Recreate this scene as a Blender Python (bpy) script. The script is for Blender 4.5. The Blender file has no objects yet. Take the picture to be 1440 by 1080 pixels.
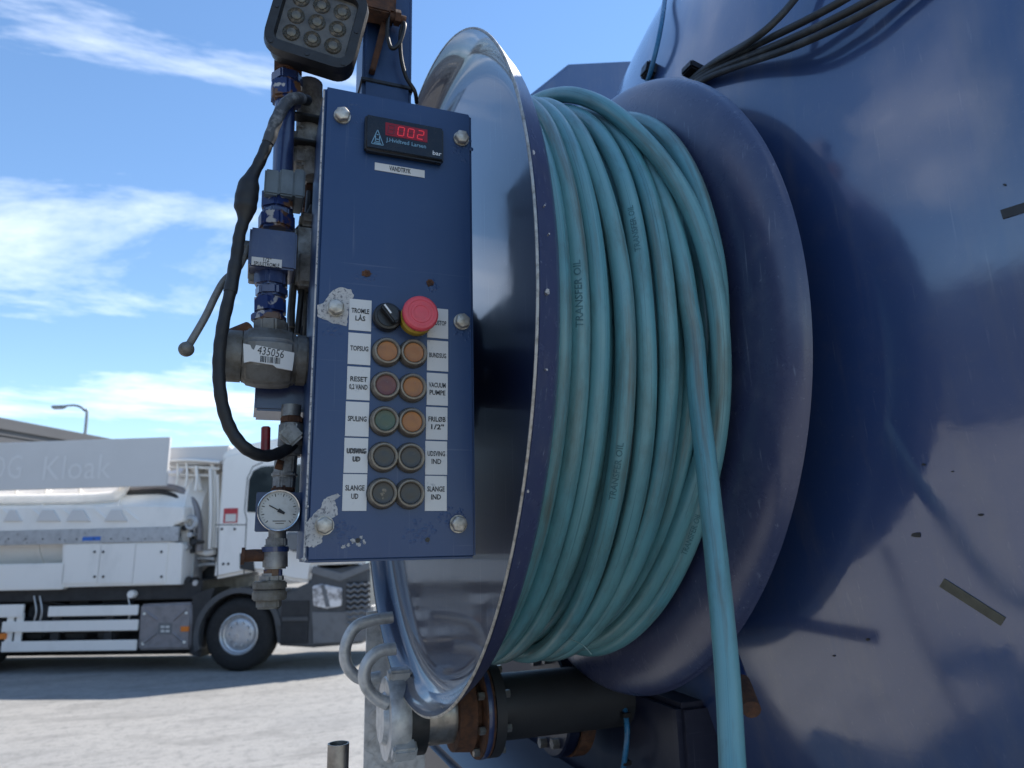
import bpy, bmesh, math, random
from mathutils import Vector, Matrix
random.seed(7)
V = Vector
sc = bpy.context.scene
col = sc.collection
rad = math.radians

# ---------------------------------------------------------------- camera
YAW, PIT, ROL, FPX, CAMH = rad(20.7), rad(13.0), rad(1.3), 1000.0, 1.7
fh = V((math.sin(YAW), math.cos(YAW), 0)); rt = V((math.cos(YAW), -math.sin(YAW), 0)); zz = V((0, 0, 1))
CF = fh * math.cos(PIT) + zz * math.sin(PIT)
_up = zz * math.cos(PIT) - fh * math.sin(PIT)
CR = rt * math.cos(ROL) - _up * math.sin(ROL)
CU = _up * math.cos(ROL) + rt * math.sin(ROL)
CO = V((0, 0, CAMH))
cd = bpy.data.cameras.new('camera'); cam = bpy.data.objects.new('camera', cd); col.objects.link(cam)
m = Matrix.Identity(4)
for i in range(3):
    m[i][0], m[i][1], m[i][2], m[i][3] = CR[i], CU[i], -CF[i], CO[i]
cam.matrix_world = m
cd.sensor_width = 36; cd.lens = 36 * FPX / 1440; cd.clip_start = .02; cd.clip_end = 3000
cd.dof.use_dof = True; cd.dof.focus_distance = .83; cd.dof.aperture_fstop = 8.0
sc.camera = cam

# ---------------------------------------------------------------- world and sun
SUN_AZ, SUN_EL = rad(20.7 + 50), rad(50)      # azimuth measured from +Y towards +X
sdir = V((math.sin(SUN_AZ) * math.cos(SUN_EL), math.cos(SUN_AZ) * math.cos(SUN_EL), math.sin(SUN_EL)))
w = bpy.data.worlds.new('World'); sc.world = w; w.use_nodes = True
nt = w.node_tree; N = nt.nodes; Lk = nt.links; N.clear()
def wn(t, **k):
    n = N.new(t)
    for a, b in k.items(): setattr(n, a, b)
    return n
sky = wn('ShaderNodeTexSky', sky_type='NISHITA', sun_disc=False, sun_elevation=SUN_EL, sun_rotation=SUN_AZ,
         altitude=0, air_density=1.1, dust_density=.0, ozone_density=3.0)
tc = wn('ShaderNodeTexCoord')
sep = wn('ShaderNodeSeparateXYZ'); Lk.new(tc.outputs['Generated'], sep.inputs[0])
mz = wn('ShaderNodeMath', operation='MAXIMUM'); Lk.new(sep.outputs['Z'], mz.inputs[0]); mz.inputs[1].default_value = 0.0
az_ = wn('ShaderNodeMath', operation='ADD'); Lk.new(mz.outputs[0], az_.inputs[0]); az_.inputs[1].default_value = .12
dv = wn('ShaderNodeVectorMath', operation='DIVIDE'); cb = wn('ShaderNodeCombineXYZ')
for k in range(3): Lk.new(az_.outputs[0], cb.inputs[k])
Lk.new(tc.outputs['Generated'], dv.inputs[0]); Lk.new(cb.outputs[0], dv.inputs[1])
mp = wn('ShaderNodeMapping'); mp.inputs['Rotation'].default_value = (0, 0, rad(-20)); mp.inputs['Scale'].default_value = (.42, 1.05, 0)
mp.inputs['Location'].default_value = (-.30, 2.657, 0)
Lk.new(dv.outputs[0], mp.inputs[0])
n1 = wn('ShaderNodeTexNoise'); n1.inputs['Scale'].default_value = 1.0; n1.inputs['Detail'].default_value = 9; n1.inputs['Roughness'].default_value = .62; n1.inputs['Distortion'].default_value = .55
Lk.new(mp.outputs[0], n1.inputs['Vector'])
cr = wn('ShaderNodeValToRGB'); cr.color_ramp.elements[0].position = .53; cr.color_ramp.elements[1].position = .77
cr.color_ramp.elements[0].color = (0, 0, 0, 1); cr.color_ramp.elements[1].color = (1, 1, 1, 1)
Lk.new(n1.outputs['Fac'], cr.inputs[0])
cm = wn('ShaderNodeMix', data_type='RGBA'); cm.inputs['B'].default_value = (9.5, 9.7, 10.2, 1)
hs = wn('ShaderNodeHueSaturation'); hs.inputs['Saturation'].default_value = 1.08; Lk.new(sky.outputs[0], hs.inputs['Color'])
Lk.new(cr.outputs[0], cm.inputs['Factor']); Lk.new(hs.outputs[0], cm.inputs['A'])
bg = wn('ShaderNodeBackground'); bg.inputs['Strength'].default_value = .123
out = wn('ShaderNodeOutputWorld'); Lk.new(cm.outputs['Result'], bg.inputs['Color']); Lk.new(bg.outputs[0], out.inputs[0])
sl = bpy.data.lights.new('sun', 'SUN'); sl.energy = 4.0; sl.angle = rad(.53); sl.color = (1, .955, .89)
so = bpy.data.objects.new('sun', sl); col.objects.link(so)
so.rotation_euler = (-sdir).to_track_quat('-Z', 'Y').to_euler(); so.location = (0, 0, 30)
sc.view_settings.view_transform = 'Standard'; sc.view_settings.look = 'None'
sc.view_settings.exposure = .86; sc.view_settings.gamma = 1; sc.view_settings.use_curve_mapping = False
sc.render.resolution_x = 1024; sc.render.resolution_y = 768
sc.cycles.max_bounces = 7; sc.cycles.caustics_reflective = False; sc.cycles.caustics_refractive = False

# ---------------------------------------------------------------- geometry helpers
def ray(x, y): return CF + CR * ((x - 720) / FPX) - CU * ((y - 540) / FPX)
def at(x, y, X=None, Y=None, Z=None):
    """Point where the sight line through a photo pixel meets the plane X=, Y= or Z= (metres)."""
    r = ray(x, y)
    t = X / r.x if X is not None else (Y / r.y if Y is not None else (Z - CAMH) / r.z)
    return CO + r * t
def dep(p): return (V(p) - CO).dot(CF)
def perp(a):
    a = a.normalized()
    b = V((0, 0, 1)) if abs(a.z) < .9 else V((1, 0, 0))
    u = a.cross(b).normalized()
    return u, a.cross(u).normalized()

class MB:
    def __init__(s): s.v = []; s.f = []; s.uv = None
    def add(s, vs, fs):
        o = len(s.v); s.v += [tuple(p) for p in vs]; s.f += [tuple(i + o for i in q) for q in fs]; return s
    def box(s, c, size, M=None):
        c = V(c); hx, hy, hz = size[0] / 2, size[1] / 2, size[2] / 2
        vs = [V((x, y, z)) for x in (-hx, hx) for y in (-hy, hy) for z in (-hz, hz)]
        if M: vs = [M @ p for p in vs]
        return s.add([c + p for p in vs], [(0, 1, 3, 2), (4, 6, 7, 5), (0, 4, 5, 1), (2, 3, 7, 6), (0, 2, 6, 4), (1, 5, 7, 3)])
    def lo_hi(s, a, b):
        a = V(a); b = V(b); return s.box((a + b) / 2, [abs(x) for x in (b - a)])
    def lathe(s, o, d, prof, seg=32, u=None, closed=False):
        """prof: (radius, distance along d) pairs."""
        o = V(o); d = V(d).normalized()
        if u is None: u, w_ = perp(d)
        else: u = V(u).normalized(); w_ = d.cross(u).normalized()
        vs = []; fs = []; n = len(prof)
        for i in range(seg):
            a = 2 * math.pi * i / seg
            e = u * math.cos(a) + w_ * math.sin(a)
            for r, h in prof: vs.append(o + d * h + e * r)
        for i in range(seg):
            j = (i + 1) % seg
            for k in range(n - 1 if not closed else n):
                k2 = (k + 1) % n
                fs.append((i * n + k, j * n + k, j * n + k2, i * n + k2))
        return s.add(vs, fs)
    def cyl(s, p0, p1, r, seg=20, r1=None, u=None):
        p0 = V(p0); p1 = V(p1); L = (p1 - p0).length; r1 = r if r1 is None else r1
        return s.lathe(p0, p1 - p0, [(1e-5, 0), (r, 0), (r1, L), (1e-5, L)], seg, u)
    def tube(s, pts, r, seg=10, uv=False, cap=True):
        pts = [V(p) for p in pts]; n = len(pts); rs = r if isinstance(r, (list, tuple)) else [r] * n
        t0 = (pts[1] - pts[0]).normalized(); u, _ = perp(t0); vs = []; fs = []
        for i, p in enumerate(pts):
            t = (pts[min(i + 1, n - 1)] - pts[max(i - 1, 0)]).normalized()
            u = (u - t * u.dot(t)).normalized(); b = t.cross(u)
            for k in range(seg):
                a = 2 * math.pi * k / seg; vs.append(p + (u * math.cos(a) + b * math.sin(a)) * rs[i])
        for i in range(n - 1):
            for k in range(seg):
                k2 = (k + 1) % seg
                fs.append((i * seg + k, i * seg + k2, (i + 1) * seg + k2, (i + 1) * seg + k))
        if cap: fs += [tuple(range(seg))[::-1], tuple((n - 1) * seg + k for k in range(seg))]
        return s.add(vs, fs)
    def prism(s, poly, d):
        """poly: 3-D points in one plane; d: extrusion vector."""
        n = len(poly); d = V(d); poly = [V(p) for p in poly]
        fs = [tuple(range(n))[::-1], tuple(range(n, 2 * n))] + [(i, (i + 1) % n, n + (i + 1) % n, n + i) for i in range(n)]
        return s.add(poly + [p + d for p in poly], fs)
    def build(s, name, mat, parent=None, bev=0, seg=2, ang=38, kind=None):
        me = bpy.data.meshes.new(name); me.from_pydata(s.v, [], s.f)
        bm = bmesh.new(); bm.from_mesh(me)
        bmesh.ops.remove_doubles(bm, verts=bm.verts, dist=2e-5)
        bmesh.ops.recalc_face_normals(bm, faces=bm.faces)
        if bev:
            es = [e for e in bm.edges if len(e.link_faces) == 2 and e.calc_face_angle(0) > rad(30)]
            bmesh.ops.bevel(bm, geom=es, offset=bev, segments=seg, affect='EDGES', clamp_overlap=True)
        bm.to_mesh(me); bm.free()
        me.polygons.foreach_set('use_smooth', [True] * len(me.polygons)); me.set_sharp_from_angle(angle=rad(ang))
        me.materials.append(mat)
        o = bpy.data.objects.new(name, me); col.objects.link(o); o.parent = parent
        if kind: o['kind'] = kind
        return o
def tag(o, label, cat, group=None):
    o['label'] = label; o['category'] = cat
    if group: o['group'] = group
    return o
def thing(name, label, cat, group=None, loc=None, rz=0):
    o = bpy.data.objects.new(name, None); col.objects.link(o); o.empty_display_size = .05
    if loc is not None: o.location = loc; o.rotation_euler = (0, 0, rz)
    return tag(o, label, cat, group)
def dup(o, parent=None):
    c = o.copy(); col.objects.link(c); c.parent = parent
    for ch in list(o.children): dup(ch, c)
    return c
def smooth(pts, n=8):
    """Catmull-Rom through the points."""
    pts = [V(p) for p in pts]; P = [pts[0] * 2 - pts[1]] + pts + [pts[-1] * 2 - pts[-2]]; o = []
    for i in range(1, len(P) - 2):
        for k in range(n):
            t = k / n; a, b, c, d = P[i - 1], P[i], P[i + 1], P[i + 2]
            o.append(.5 * ((2 * b) + (c - a) * t + (2 * a - 5 * b + 4 * c - d) * t * t + (3 * b - a - 3 * c + d) * t ** 3))
    o.append(pts[-1]); return o
def textmesh(body, font_scale=1.0, bold=0, align='CENTER', lines=1.0):
    cu = bpy.data.curves.new('t', 'FONT'); cu.body = body; cu.align_x = align; cu.align_y = 'CENTER'; cu.size = 1
    cu.resolution_u = 2; cu.offset = bold; cu.space_line = lines
    o = bpy.data.objects.new('t', cu); me = bpy.data.meshes.new_from_object(o)
    vs = [v.co.copy() for v in me.vertices]; fs = [tuple(p.vertices) for p in me.polygons]
    bpy.data.objects.remove(o); bpy.data.curves.remove(cu); bpy.data.meshes.remove(me)
    return vs, fs
def text(body, c, xd, yd, h, mat, parent, name='lettering', width=None, bold=0.0, off=.0004, align='CENTER'):
    vs, fs = textmesh(body, bold=bold, align=align)
    xd = V(xd).normalized(); yd = V(yd).normalized(); n = xd.cross(yd)
    x0 = min(v.x for v in vs); x1 = max(v.x for v in vs)
    sx = h if width is None else width / (x1 - x0)
    b = MB(); b.add([V(c) + xd * v.x * sx + yd * v.y * h + n * off for v in vs], fs)
    me = bpy.data.meshes.new(name); me.from_pydata(b.v, [], b.f); me.materials.append(mat)
    o = bpy.data.objects.new(name, me); col.objects.link(o); o.parent = parent
    return o

# ---------------------------------------------------------------- materials
class Mat:
    def __init__(s, name, color, rough=.5, metal=0, spec=.5, **k):
        s.m = bpy.data.materials.new(name); s.m.use_nodes = True; s.t = s.m.node_tree
        s.b = s.t.nodes['Principled BSDF']; s.b.inputs['Base Color'].default_value = (*color, 1); s.color = color
        s.b.inputs['Roughness'].default_value = rough; s.b.inputs['Metallic'].default_value = metal
        s.b.inputs['Specular IOR Level'].default_value = spec
        for a, v in k.items(): s.b.inputs[a].default_value = v
        s.tc = s.t.nodes.new('ShaderNodeTexCoord'); s.nrm = None; s.last = None
    def n(s, t, **k):
        n = s.t.nodes.new(t)
        for a, v in k.items(): setattr(n, a, v)
        return n
    def l(s, a, b): s.t.links.new(a, b)
    def noise(s, scale, detail=5, rough=.6, stretch=(1, 1, 1), coord='Object', dist=0, rot=(0, 0, 0)):
        mp = s.n('ShaderNodeMapping'); mp.inputs['Scale'].default_value = stretch; mp.inputs['Rotation'].default_value = rot
        s.l(s.tc.outputs[coord], mp.inputs[0])
        x = s.n('ShaderNodeTexNoise'); x.inputs['Scale'].default_value = scale; x.inputs['Detail'].default_value = detail
        x.inputs['Roughness'].default_value = rough; x.inputs['Distortion'].default_value = dist
        s.l(mp.outputs[0], x.inputs['Vector']); return x.outputs['Fac']
    def ramp(s, fac, a, b):
        r = s.n('ShaderNodeMapRange'); r.inputs['From Min'].default_value = a; r.inputs['From Max'].default_value = b
        s.l(fac, r.inputs['Value']); return r.outputs['Result']
    def mulf(s, a, b):
        x = s.n('ShaderNodeMath', operation='MULTIPLY'); s.l(a, x.inputs[0])
        if isinstance(b, (int, float)): x.inputs[1].default_value = b
        else: s.l(b, x.inputs[1])
        return x.outputs[0]
    def mix(s, fac, color):
        """Blend another colour over the base where fac is high."""
        x = s.n('ShaderNodeMix', data_type='RGBA')
        s.l(fac, x.inputs['Factor'])
        if s.last: s.l(s.last, x.inputs['A'])
        else: x.inputs['A'].default_value = (*s.color, 1)
        x.inputs['B'].default_value = (*color, 1); s.last = x.outputs['Result']
        s.l(s.last, s.b.inputs['Base Color']); return s
    def rough(s, fac, a, b):
        r = s.n('ShaderNodeMapRange'); r.inputs['To Min'].default_value = a; r.inputs['To Max'].default_value = b
        r.inputs['From Min'].default_value = .3; r.inputs['From Max'].default_value = .7
        s.l(fac, r.inputs['Value']); s.l(r.outputs[0], s.b.inputs['Roughness']); return s
    def bump(s, fac, strength, dist=.001, coat=False):
        x = s.n('ShaderNodeBump'); x.inputs['Strength'].default_value = strength; x.inputs['Distance'].default_value = dist
        s.l(fac, x.inputs['Height'])
        if s.nrm: s.l(s.nrm, x.inputs['Normal'])
        s.nrm = x.outputs[0]; s.l(s.nrm, s.b.inputs['Normal'])
        if coat: s.l(s.nrm, s.b.inputs['Coat Normal'])
        return s
    def inp(s, name, fac): s.l(fac, s.b.inputs[name]); return s

M = {}
def simple(key, color, rough=.5, metal=0, var=.25, scale=30, bump=0, spec=.5, dark=None, **k):
    x = Mat(key, color, rough, metal, spec, **k)
    f = x.noise(scale, 6)
    d = dark or tuple(c * (1 - var * 2) for c in color)
    x.mix(x.ramp(f, .45, .75), d)
    x.rough(x.noise(scale * 1.7, 4), max(.02, rough - .1), min(1, rough + .12))
    if bump: x.bump(x.noise(scale * 6, 4), bump, .001)
    M[key] = x.m; return x

BLUE = (.012, .030, .118)
def blue_paint(key, coat=1.0, crough=.05, base=BLUE, dust=.25, scr=.25, ior=1.75, dust_col=(.16, .18, .24), peel=.02, streak=.6):
    x = Mat(key, base, .38, 0, .5); x.b.inputs['IOR'].default_value = 1.5
    x.b.inputs['Coat Weight'].default_value = coat; x.b.inputs['Coat IOR'].default_value = ior
    f = x.noise(4, 5); x.mix(x.mulf(x.ramp(f, .35, .8), .5), (base[0] * 1.5, base[1] * 1.4, base[2] * 1.25))
    if dust:
        d = x.noise(26, 8, .7); x.mix(x.mulf(x.ramp(d, .5, .85), dust), dust_col)
        if streak:
            d2 = x.noise(16, 4, .6, (1, 1, .05)); x.mix(x.mulf(x.ramp(d2, .52, .74), dust * streak), dust_col)
    sc1 = x.noise(240, 2, .5, (1, 1, .03), rot=(.5, .3, .2)); sc2 = x.noise(240, 2, .5, (.03, 1, 1), rot=(.2, .9, .7))
    s1 = x.ramp(sc1, .66, .76); s2 = x.ramp(sc2, .68, .78)
    x.mix(x.mulf(s1, scr), (.28, .30, .36)); x.mix(x.mulf(s2, scr), (.28, .30, .36))
    rr = x.noise(9, 6, .65)
    r = x.n('ShaderNodeMapRange'); r.inputs['From Min'].default_value = .35; r.inputs['From Max'].default_value = .75
    r.inputs['To Min'].default_value = crough; r.inputs['To Max'].default_value = crough + .14
    x.l(rr, r.inputs['Value']); x.inp('Coat Roughness', r.outputs[0])
    x.bump(x.noise(70, 2), peel, .002, coat=True)
    M[key] = x.m; return x
blue_paint('tank_paint', 1.0, .07, (.026, .056, .158), dust=.20, scr=.14, ior=2.0, peel=.03, dust_col=(.16, .155, .17), streak=1.7)
blue_paint('reel_paint', 1.0, .03, (.010, .018, .055), dust=.04, scr=.22, ior=1.52, peel=.008, streak=False)
blue_paint('reel_paint_worn', .7, .22, (.034, .043, .100), dust=.5, scr=.4, ior=1.55, peel=.03, dust_col=(.125, .128, .175), streak=False)
blue_paint('rim_scuffed_sky', .5, .2, (.050, .058, .125), dust=.5, scr=.6, ior=1.5, peel=.03, dust_col=(.16, .155, .18), streak=False)  # scratches, plus a paler base that stands in for reflected sky
x = blue_paint('box_paint', .12, .12, (.0115, .040, .120), dust=.06, scr=.12, ior=1.5, peel=.05)
blue_paint('pipe_paint', .8, .1, (.011, .027, .10), dust=.35, scr=.2, ior=1.5)
blue_paint('dark_paint', .15, .3, (.006, .009, .026), dust=.08, scr=.1, ior=1.5)

x = Mat('rust', (.115, .048, .022), .85); x.mix(x.ramp(x.noise(60, 8, .7), .4, .65), (.04, .022, .016)); x.mix(x.ramp(x.noise(35, 6), .6, .75), (.22, .105, .05)); x.bump(x.noise(150, 6), .6, .002); M['rust'] = x.m
x = Mat('galvanised', (.30, .30, .29), .45, .75); x.mix(x.ramp(x.noise(45, 8, .7), .45, .7), (.10, .09, .075)); x.rough(x.noise(60), .35, .7); x.bump(x.noise(200, 4), .25, .001); M['galvanised'] = x.m
x = Mat('chipped_metal', (.011, .028, .12), .4, 0); x.mix(x.ramp(x.noise(38, 3, .5), .52, .56), (.13, .07, .04)); x.mix(x.ramp(x.noise(55, 3, .5), .58, .62), (.42, .41, .40)); x.bump(x.noise(38, 3, .5), .5, .002); M['chipped_metal'] = x.m
x = Mat('valve_grey', (.20, .195, .18), .55, .35); x.mix(x.ramp(x.noise(30, 8, .7), .45, .7), (.10, .085, .06)); x.rough(x.noise(40), .45, .75); x.bump(x.noise(120, 6), .35, .0015); M['valve_grey'] = x.m
x = Mat('cast_dirty', (.27, .265, .25), .8, .1); x.mix(x.ramp(x.noise(28, 8, .7), .42, .62), (.10, .095, .085)); x.mix(x.ramp(x.noise(50, 5), .62, .75), (.42, .41, .39)); x.bump(x.noise(70, 8, .7), .7, .003); M['cast_dirty'] = x.m
x = Mat('bolt_steel', (.56, .52, .45), .42, .7); x.mix(x.ramp(x.noise(90, 6), .45, .7), (.24, .21, .165)); x.rough(x.noise(150), .35, .65); x.bump(x.noise(260, 4), .3, .001); M['bolt_steel'] = x.m
x = Mat('bare_primer', (.50, .48, .45), .75); x.mix(x.ramp(x.noise(260, 4, .7), .52, .62), (.15, .15, .16)); x.mix(x.ramp(x.noise(40, 5), .5, .75), (.30, .29, .28)); x.bump(x.noise(200, 4), .5, .001); M['bare_primer'] = x.m
simple('black_rubber', (.018, .018, .018), .5, 0, .3, 60, .15)
simple('cable_black', (.015, .0145, .014), .55, 0, .2, 40)
x = Mat('cable_dusty', (.035, .035, .034), .55); x.mix(x.ramp(x.noise(30, 6), .5, .7), (.09, .088, .08)); M['cable_dusty'] = x.m
x = Mat('cable_sleeve', (.055, .055, .055), .5); x.mix(x.ramp(x.noise(40, 4), .5, .65), (.25, .25, .24)); M['cable_sleeve'] = x.m
simple('black_plastic', (.012, .012, .013), .35, 0, .2, 50)
simple('lamp_black', (.012, .0125, .014), .45, .0, .3, 60, .2)
x = Mat('lamp_lens', (.12, .112, .095), .12, 0); x.mix(x.ramp(x.noise(60, 6), .4, .7), (.06, .055, .045)); M['lamp_lens'] = x.m
simple('led_ring', (.20, .19, .165), .22, .7, .15, 80)
simple('led_core', (.13, .12, .095), .3, .2, .2, 90)
simple('grey_plastic', (.15, .19, .215), .5, 0, .15, 40, .1)
simple('label_white', (.56, .57, .58), .45, 0, .12, 45)
x = Mat('label_white2', (.64, .62, .58), .4); x.mix(x.ramp(x.noise(70, 8, .75), .60, .72), (.30, .30, .32)); M['label_white'] = x.m
simple('ink', (.012, .012, .014), .5, 0, .1, 40)
simple('bezel_beige', (.225, .190, .145), .38, .35, .2, 120, .08)
for k, c in (('cap_orange', (.36, .135, .030)), ('cap_red', (.15, .045, .036)), ('cap_green', (.065, .098, .058)), ('cap_black', (.045, .042, .036))):
    x = Mat(k, c, .35); x.mix(x.ramp(x.noise(70, 6), .5, .8), tuple(v * .6 + .02 for v in c)); x.mix(x.mulf(x.ramp(x.noise(160, 4), .6, .8), .4), (.2, .18, .14)); M[k] = x.m
simple('stop_red', (.70, .075, .095), .38, 0, .08, 40)
simple('stop_yellow', (.50, .33, .03), .45, 0, .15, 60)
simple('white_mark', (.8, .8, .78), .4, 0, .05, 40)
x = Mat('digit_lit', (.05, .0, .0), .3); x.b.inputs['Emission Color'].default_value = (1, .05, .08, 1); x.b.inputs['Emission Strength'].default_value = .24; M['digit_lit'] = x.m
x = Mat('digit_window', (.03, .002, .003), .12); x.b.inputs['Emission Color'].default_value = (.55, .01, .02, 1); x.b.inputs['Emission Strength'].default_value = .085; M['digit_window'] = x.m
simple('digit_dim', (.13, .012, .016), .3, 0, .1, 40)
simple('logo_blue', (.17, .32, .42), .4, 0, .1, 40)
simple('meter_face', (.008, .009, .012), .22, 0, .1, 60)
simple('aluminium', (.62, .61, .58), .4, .3, .2, 60, .1)
simple('alu_plate', (.60, .60, .60), .42, .35, .25, 50, .1)
simple('chrome_case', (.62, .62, .60), .2, .95, .12, 60)
x = Mat('dial_white', (.55, .55, .52), .25); x.mix(x.ramp(x.noise(60, 7), .5, .75), (.40, .39, .35)); M['dial_white'] = x.m
simple('handle_red', (.22, .012, .016), .4, 0, .2, 60)
simple('steel_pipe', (.36, .33, .29), .38, .85, .25, 50, .15)
simple('air_tube', (.035, .17, .32), .3, 0, .15, 40)
x = Mat('tape', (.12, .11, .075), .55); x.mix(x.ramp(x.noise(60, 6), .4, .7), (.075, .07, .05)); M['tape'] = x.m
simple('tape_dark', (.035, .036, .036), .5, 0, .2, 50)
# hose: coordinates along (u, metres) and around (v)
x = Mat('hose_teal', (.110, .310, .340), .36)
x.b.inputs['Coat Weight'].default_value = .3; x.b.inputs['Coat Roughness'].default_value = .22
x.mix(x.mulf(x.ramp(x.noise(1, 5, .6, (3, .5, 1), 'UV'), .35, .65), .7), (.185, .350, .340))
x.mix(x.mulf(x.ramp(x.noise(1, 5, .6, (5, .7, 1), 'UV'), .5, .75), .6), (.075, .270, .340))
x.mix(x.mulf(x.ramp(x.noise(1, 6, .7, (9, 2.5, 1), 'UV'), .48, .72), .7), (.085, .130, .110))
x.mix(x.mulf(x.ramp(x.noise(1, 5, .65, (2.2, 2.2, 1), 'UV'), .53, .68), .8), (.125, .105, .070))
x.mix(x.mulf(x.ramp(x.noise(1, 3, .5, (3, 46, 1), 'UV'), .58, .72), .6), (.030, .085, .100))
x.mix(x.mulf(x.ramp(x.noise(1, 8, .8, (60, 8, 1), 'UV'), .62, .76), .6), (.022, .045, .043))
x.rough(x.noise(1, 6, .7, (20, 4, 1), 'UV'), .30, .55); x.bump(x.noise(1, 4, .6, (12, 30, 1), 'UV'), .12, .001); M['hose_teal'] = x.m
simple('hose_fray', (.3, .42, .38), .6, 0, .1, 50)
simple('hose_print', (.055, .17, .19), .5, 0, .2, 80)
# background
x = Mat('truck_white', (.87, .835, .78), .3); x.b.inputs['Coat Weight'].default_value = .5; x.b.inputs['Coat Roughness'].default_value = .08
x.mix(x.mulf(x.ramp(x.noise(2.5, 8, .7, (1, 1, .4)), .5, .8), .35), (.48, .47, .44)); M['truck_white'] = x.m
x = Mat('board_grey', (.64, .62, .60), .5); x.mix(x.mulf(x.ramp(x.noise(1.5, 6), .4, .8), .4), (.54, .52, .50)); M['board_grey'] = x.m
simple('board_text', (.72, .70, .68), .5, 0, .03, 5)
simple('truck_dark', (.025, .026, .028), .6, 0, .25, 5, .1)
simple('truck_plastic', (.075, .078, .082), .5, 0, .15, 6)
simple('bumper_grey', (.17, .175, .18), .42, 0, .15, 6)
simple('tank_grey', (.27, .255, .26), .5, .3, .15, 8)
simple('tyre', (.018, .018, .018), .8, 0, .2, 12, .2)
simple('rim_alu', (.55, .56, .57), .35, .6, .12, 10)
simple('truck_glass', (.02, .03, .032), .06, 0, .1, 3)
x = Mat('headlamp', (.75, .77, .8), .08, .35); x.mix(x.ramp(x.noise(7, 4), .45, .6), (.25, .25, .26)); M['headlamp'] = x.m
simple('amber', (.75, .2, .02), .3, 0, .1, 10)
simple('sticker_red', (.45, .04, .05), .4, 0, .05, 10)
simple('sticker_blue', (.04, .15, .5), .4, 0, .05, 10)
x = Mat('facade', (.095, .095, .10), .8); x.mix(x.mulf(x.ramp(x.noise(.6, 6), .4, .7), .5), (.075, .075, .08)); M['facade'] = x.m
simple('hall_clad', (.035, .045, .075), .6, 0, .2, .5)
simple('lamp_grey', (.30, .31, .32), .5, .5, .15, 5)
x = Mat('yard', (.31, .295, .27), .9)
x.mix(x.mulf(x.ramp(x.noise(.35, 8, .65), .42, .7), .7), (.235, .23, .22)); x.mix(x.mulf(x.ramp(x.noise(9, 6, .7), .50, .64), .75), (.185, .18, .168)); x.mix(x.mulf(x.ramp(x.noise(28, 5, .7), .55, .66), .7), (.15, .145, .135))
x.mix(x.mulf(x.ramp(x.noise(55, 4, .6), .58, .72), .7), (.45, .44, .43)); x.mix(x.mulf(x.ramp(x.noise(2.2, 7, .7, dist=1), .66, .74), .55), (.13, .125, .12))
x.mix(x.mulf(x.ramp(x.noise(.9, 6, .65, (1, 2.2, 1), dist=.6), .50, .64), .55), (.175, .168, .155)); x.mix(x.mulf(x.ramp(x.noise(4, 3, .5, (.25, 3, 1), rot=(0, 0, .5)), .60, .70), .45), (.15, .145, .135))
x.bump(x.noise(45, 5), .25, .004); M['yard'] = x.m

# ---------------------------------------------------------------- ground
b = MB(); G = 900
nx = 24
vs = [(-G + 2 * G * i / nx, -G + 2 * G * j / nx, 0) for i in range(nx + 1) for j in range(nx + 1)]
fs = [(i * (nx + 1) + j, (i + 1) * (nx + 1) + j, (i + 1) * (nx + 1) + j + 1, i * (nx + 1) + j + 1) for i in range(nx) for j in range(nx)]
b.add(vs, fs); g = b.build('ground', M['yard']); g['kind'] = 'structure'; tag(g, 'pale worn concrete yard the trucks stand on', 'ground')

# ---------------------------------------------------------------- blue tank (rear end of the truck)
TC = V((1.404, 1.019, 2.076)); TA, TR = .75, 1.3
def on_tank(px, py, off=0.0):
    D = V((TA + off, TR + off, TR + off)); r = ray(px, py)
    a = V((r.x / D.x, r.y / D.y, r.z / D.z)); o = V(((CO.x - TC.x) / D.x, (CO.y - TC.y) / D.y, (CO.z - TC.z) / D.z))
    A = a.dot(a); B = a.dot(o); c = o.dot(o) - 1; q = max(B * B - A * c, 0)
    p = CO + r * ((-B - math.sqrt(q)) / A)
    n = V(((p.x - TC.x) / D.x ** 2, (p.y - TC.y) / D.y ** 2, (p.z - TC.z) / D.z ** 2)).normalized()
    return p, n
tank = thing('vacuum_tank', 'huge glossy dark blue tank with domed end behind the hose reel', 'tank', loc=(0, 0, 0))
prof = [(max(1e-4, TR * math.sin(a)), -TA * math.cos(a)) for a in [math.pi / 2 * k / 40 for k in range(41)]]
b = MB(); b.lathe(TC, (1, 0, 0), prof, 128); dome = b.build('domed_end', M['tank_paint'], tank, ang=60)
b = MB(); b.lathe(TC, (1, 0, 0), [(TR, 0), (TR + .03, .002), (TR + .03, .06), (TR, .062), (TR, 5.2), (TR * .8, 5.6), (1e-4, 5.75)], 96); b.build('shell', M['tank_paint'], tank)
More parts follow.
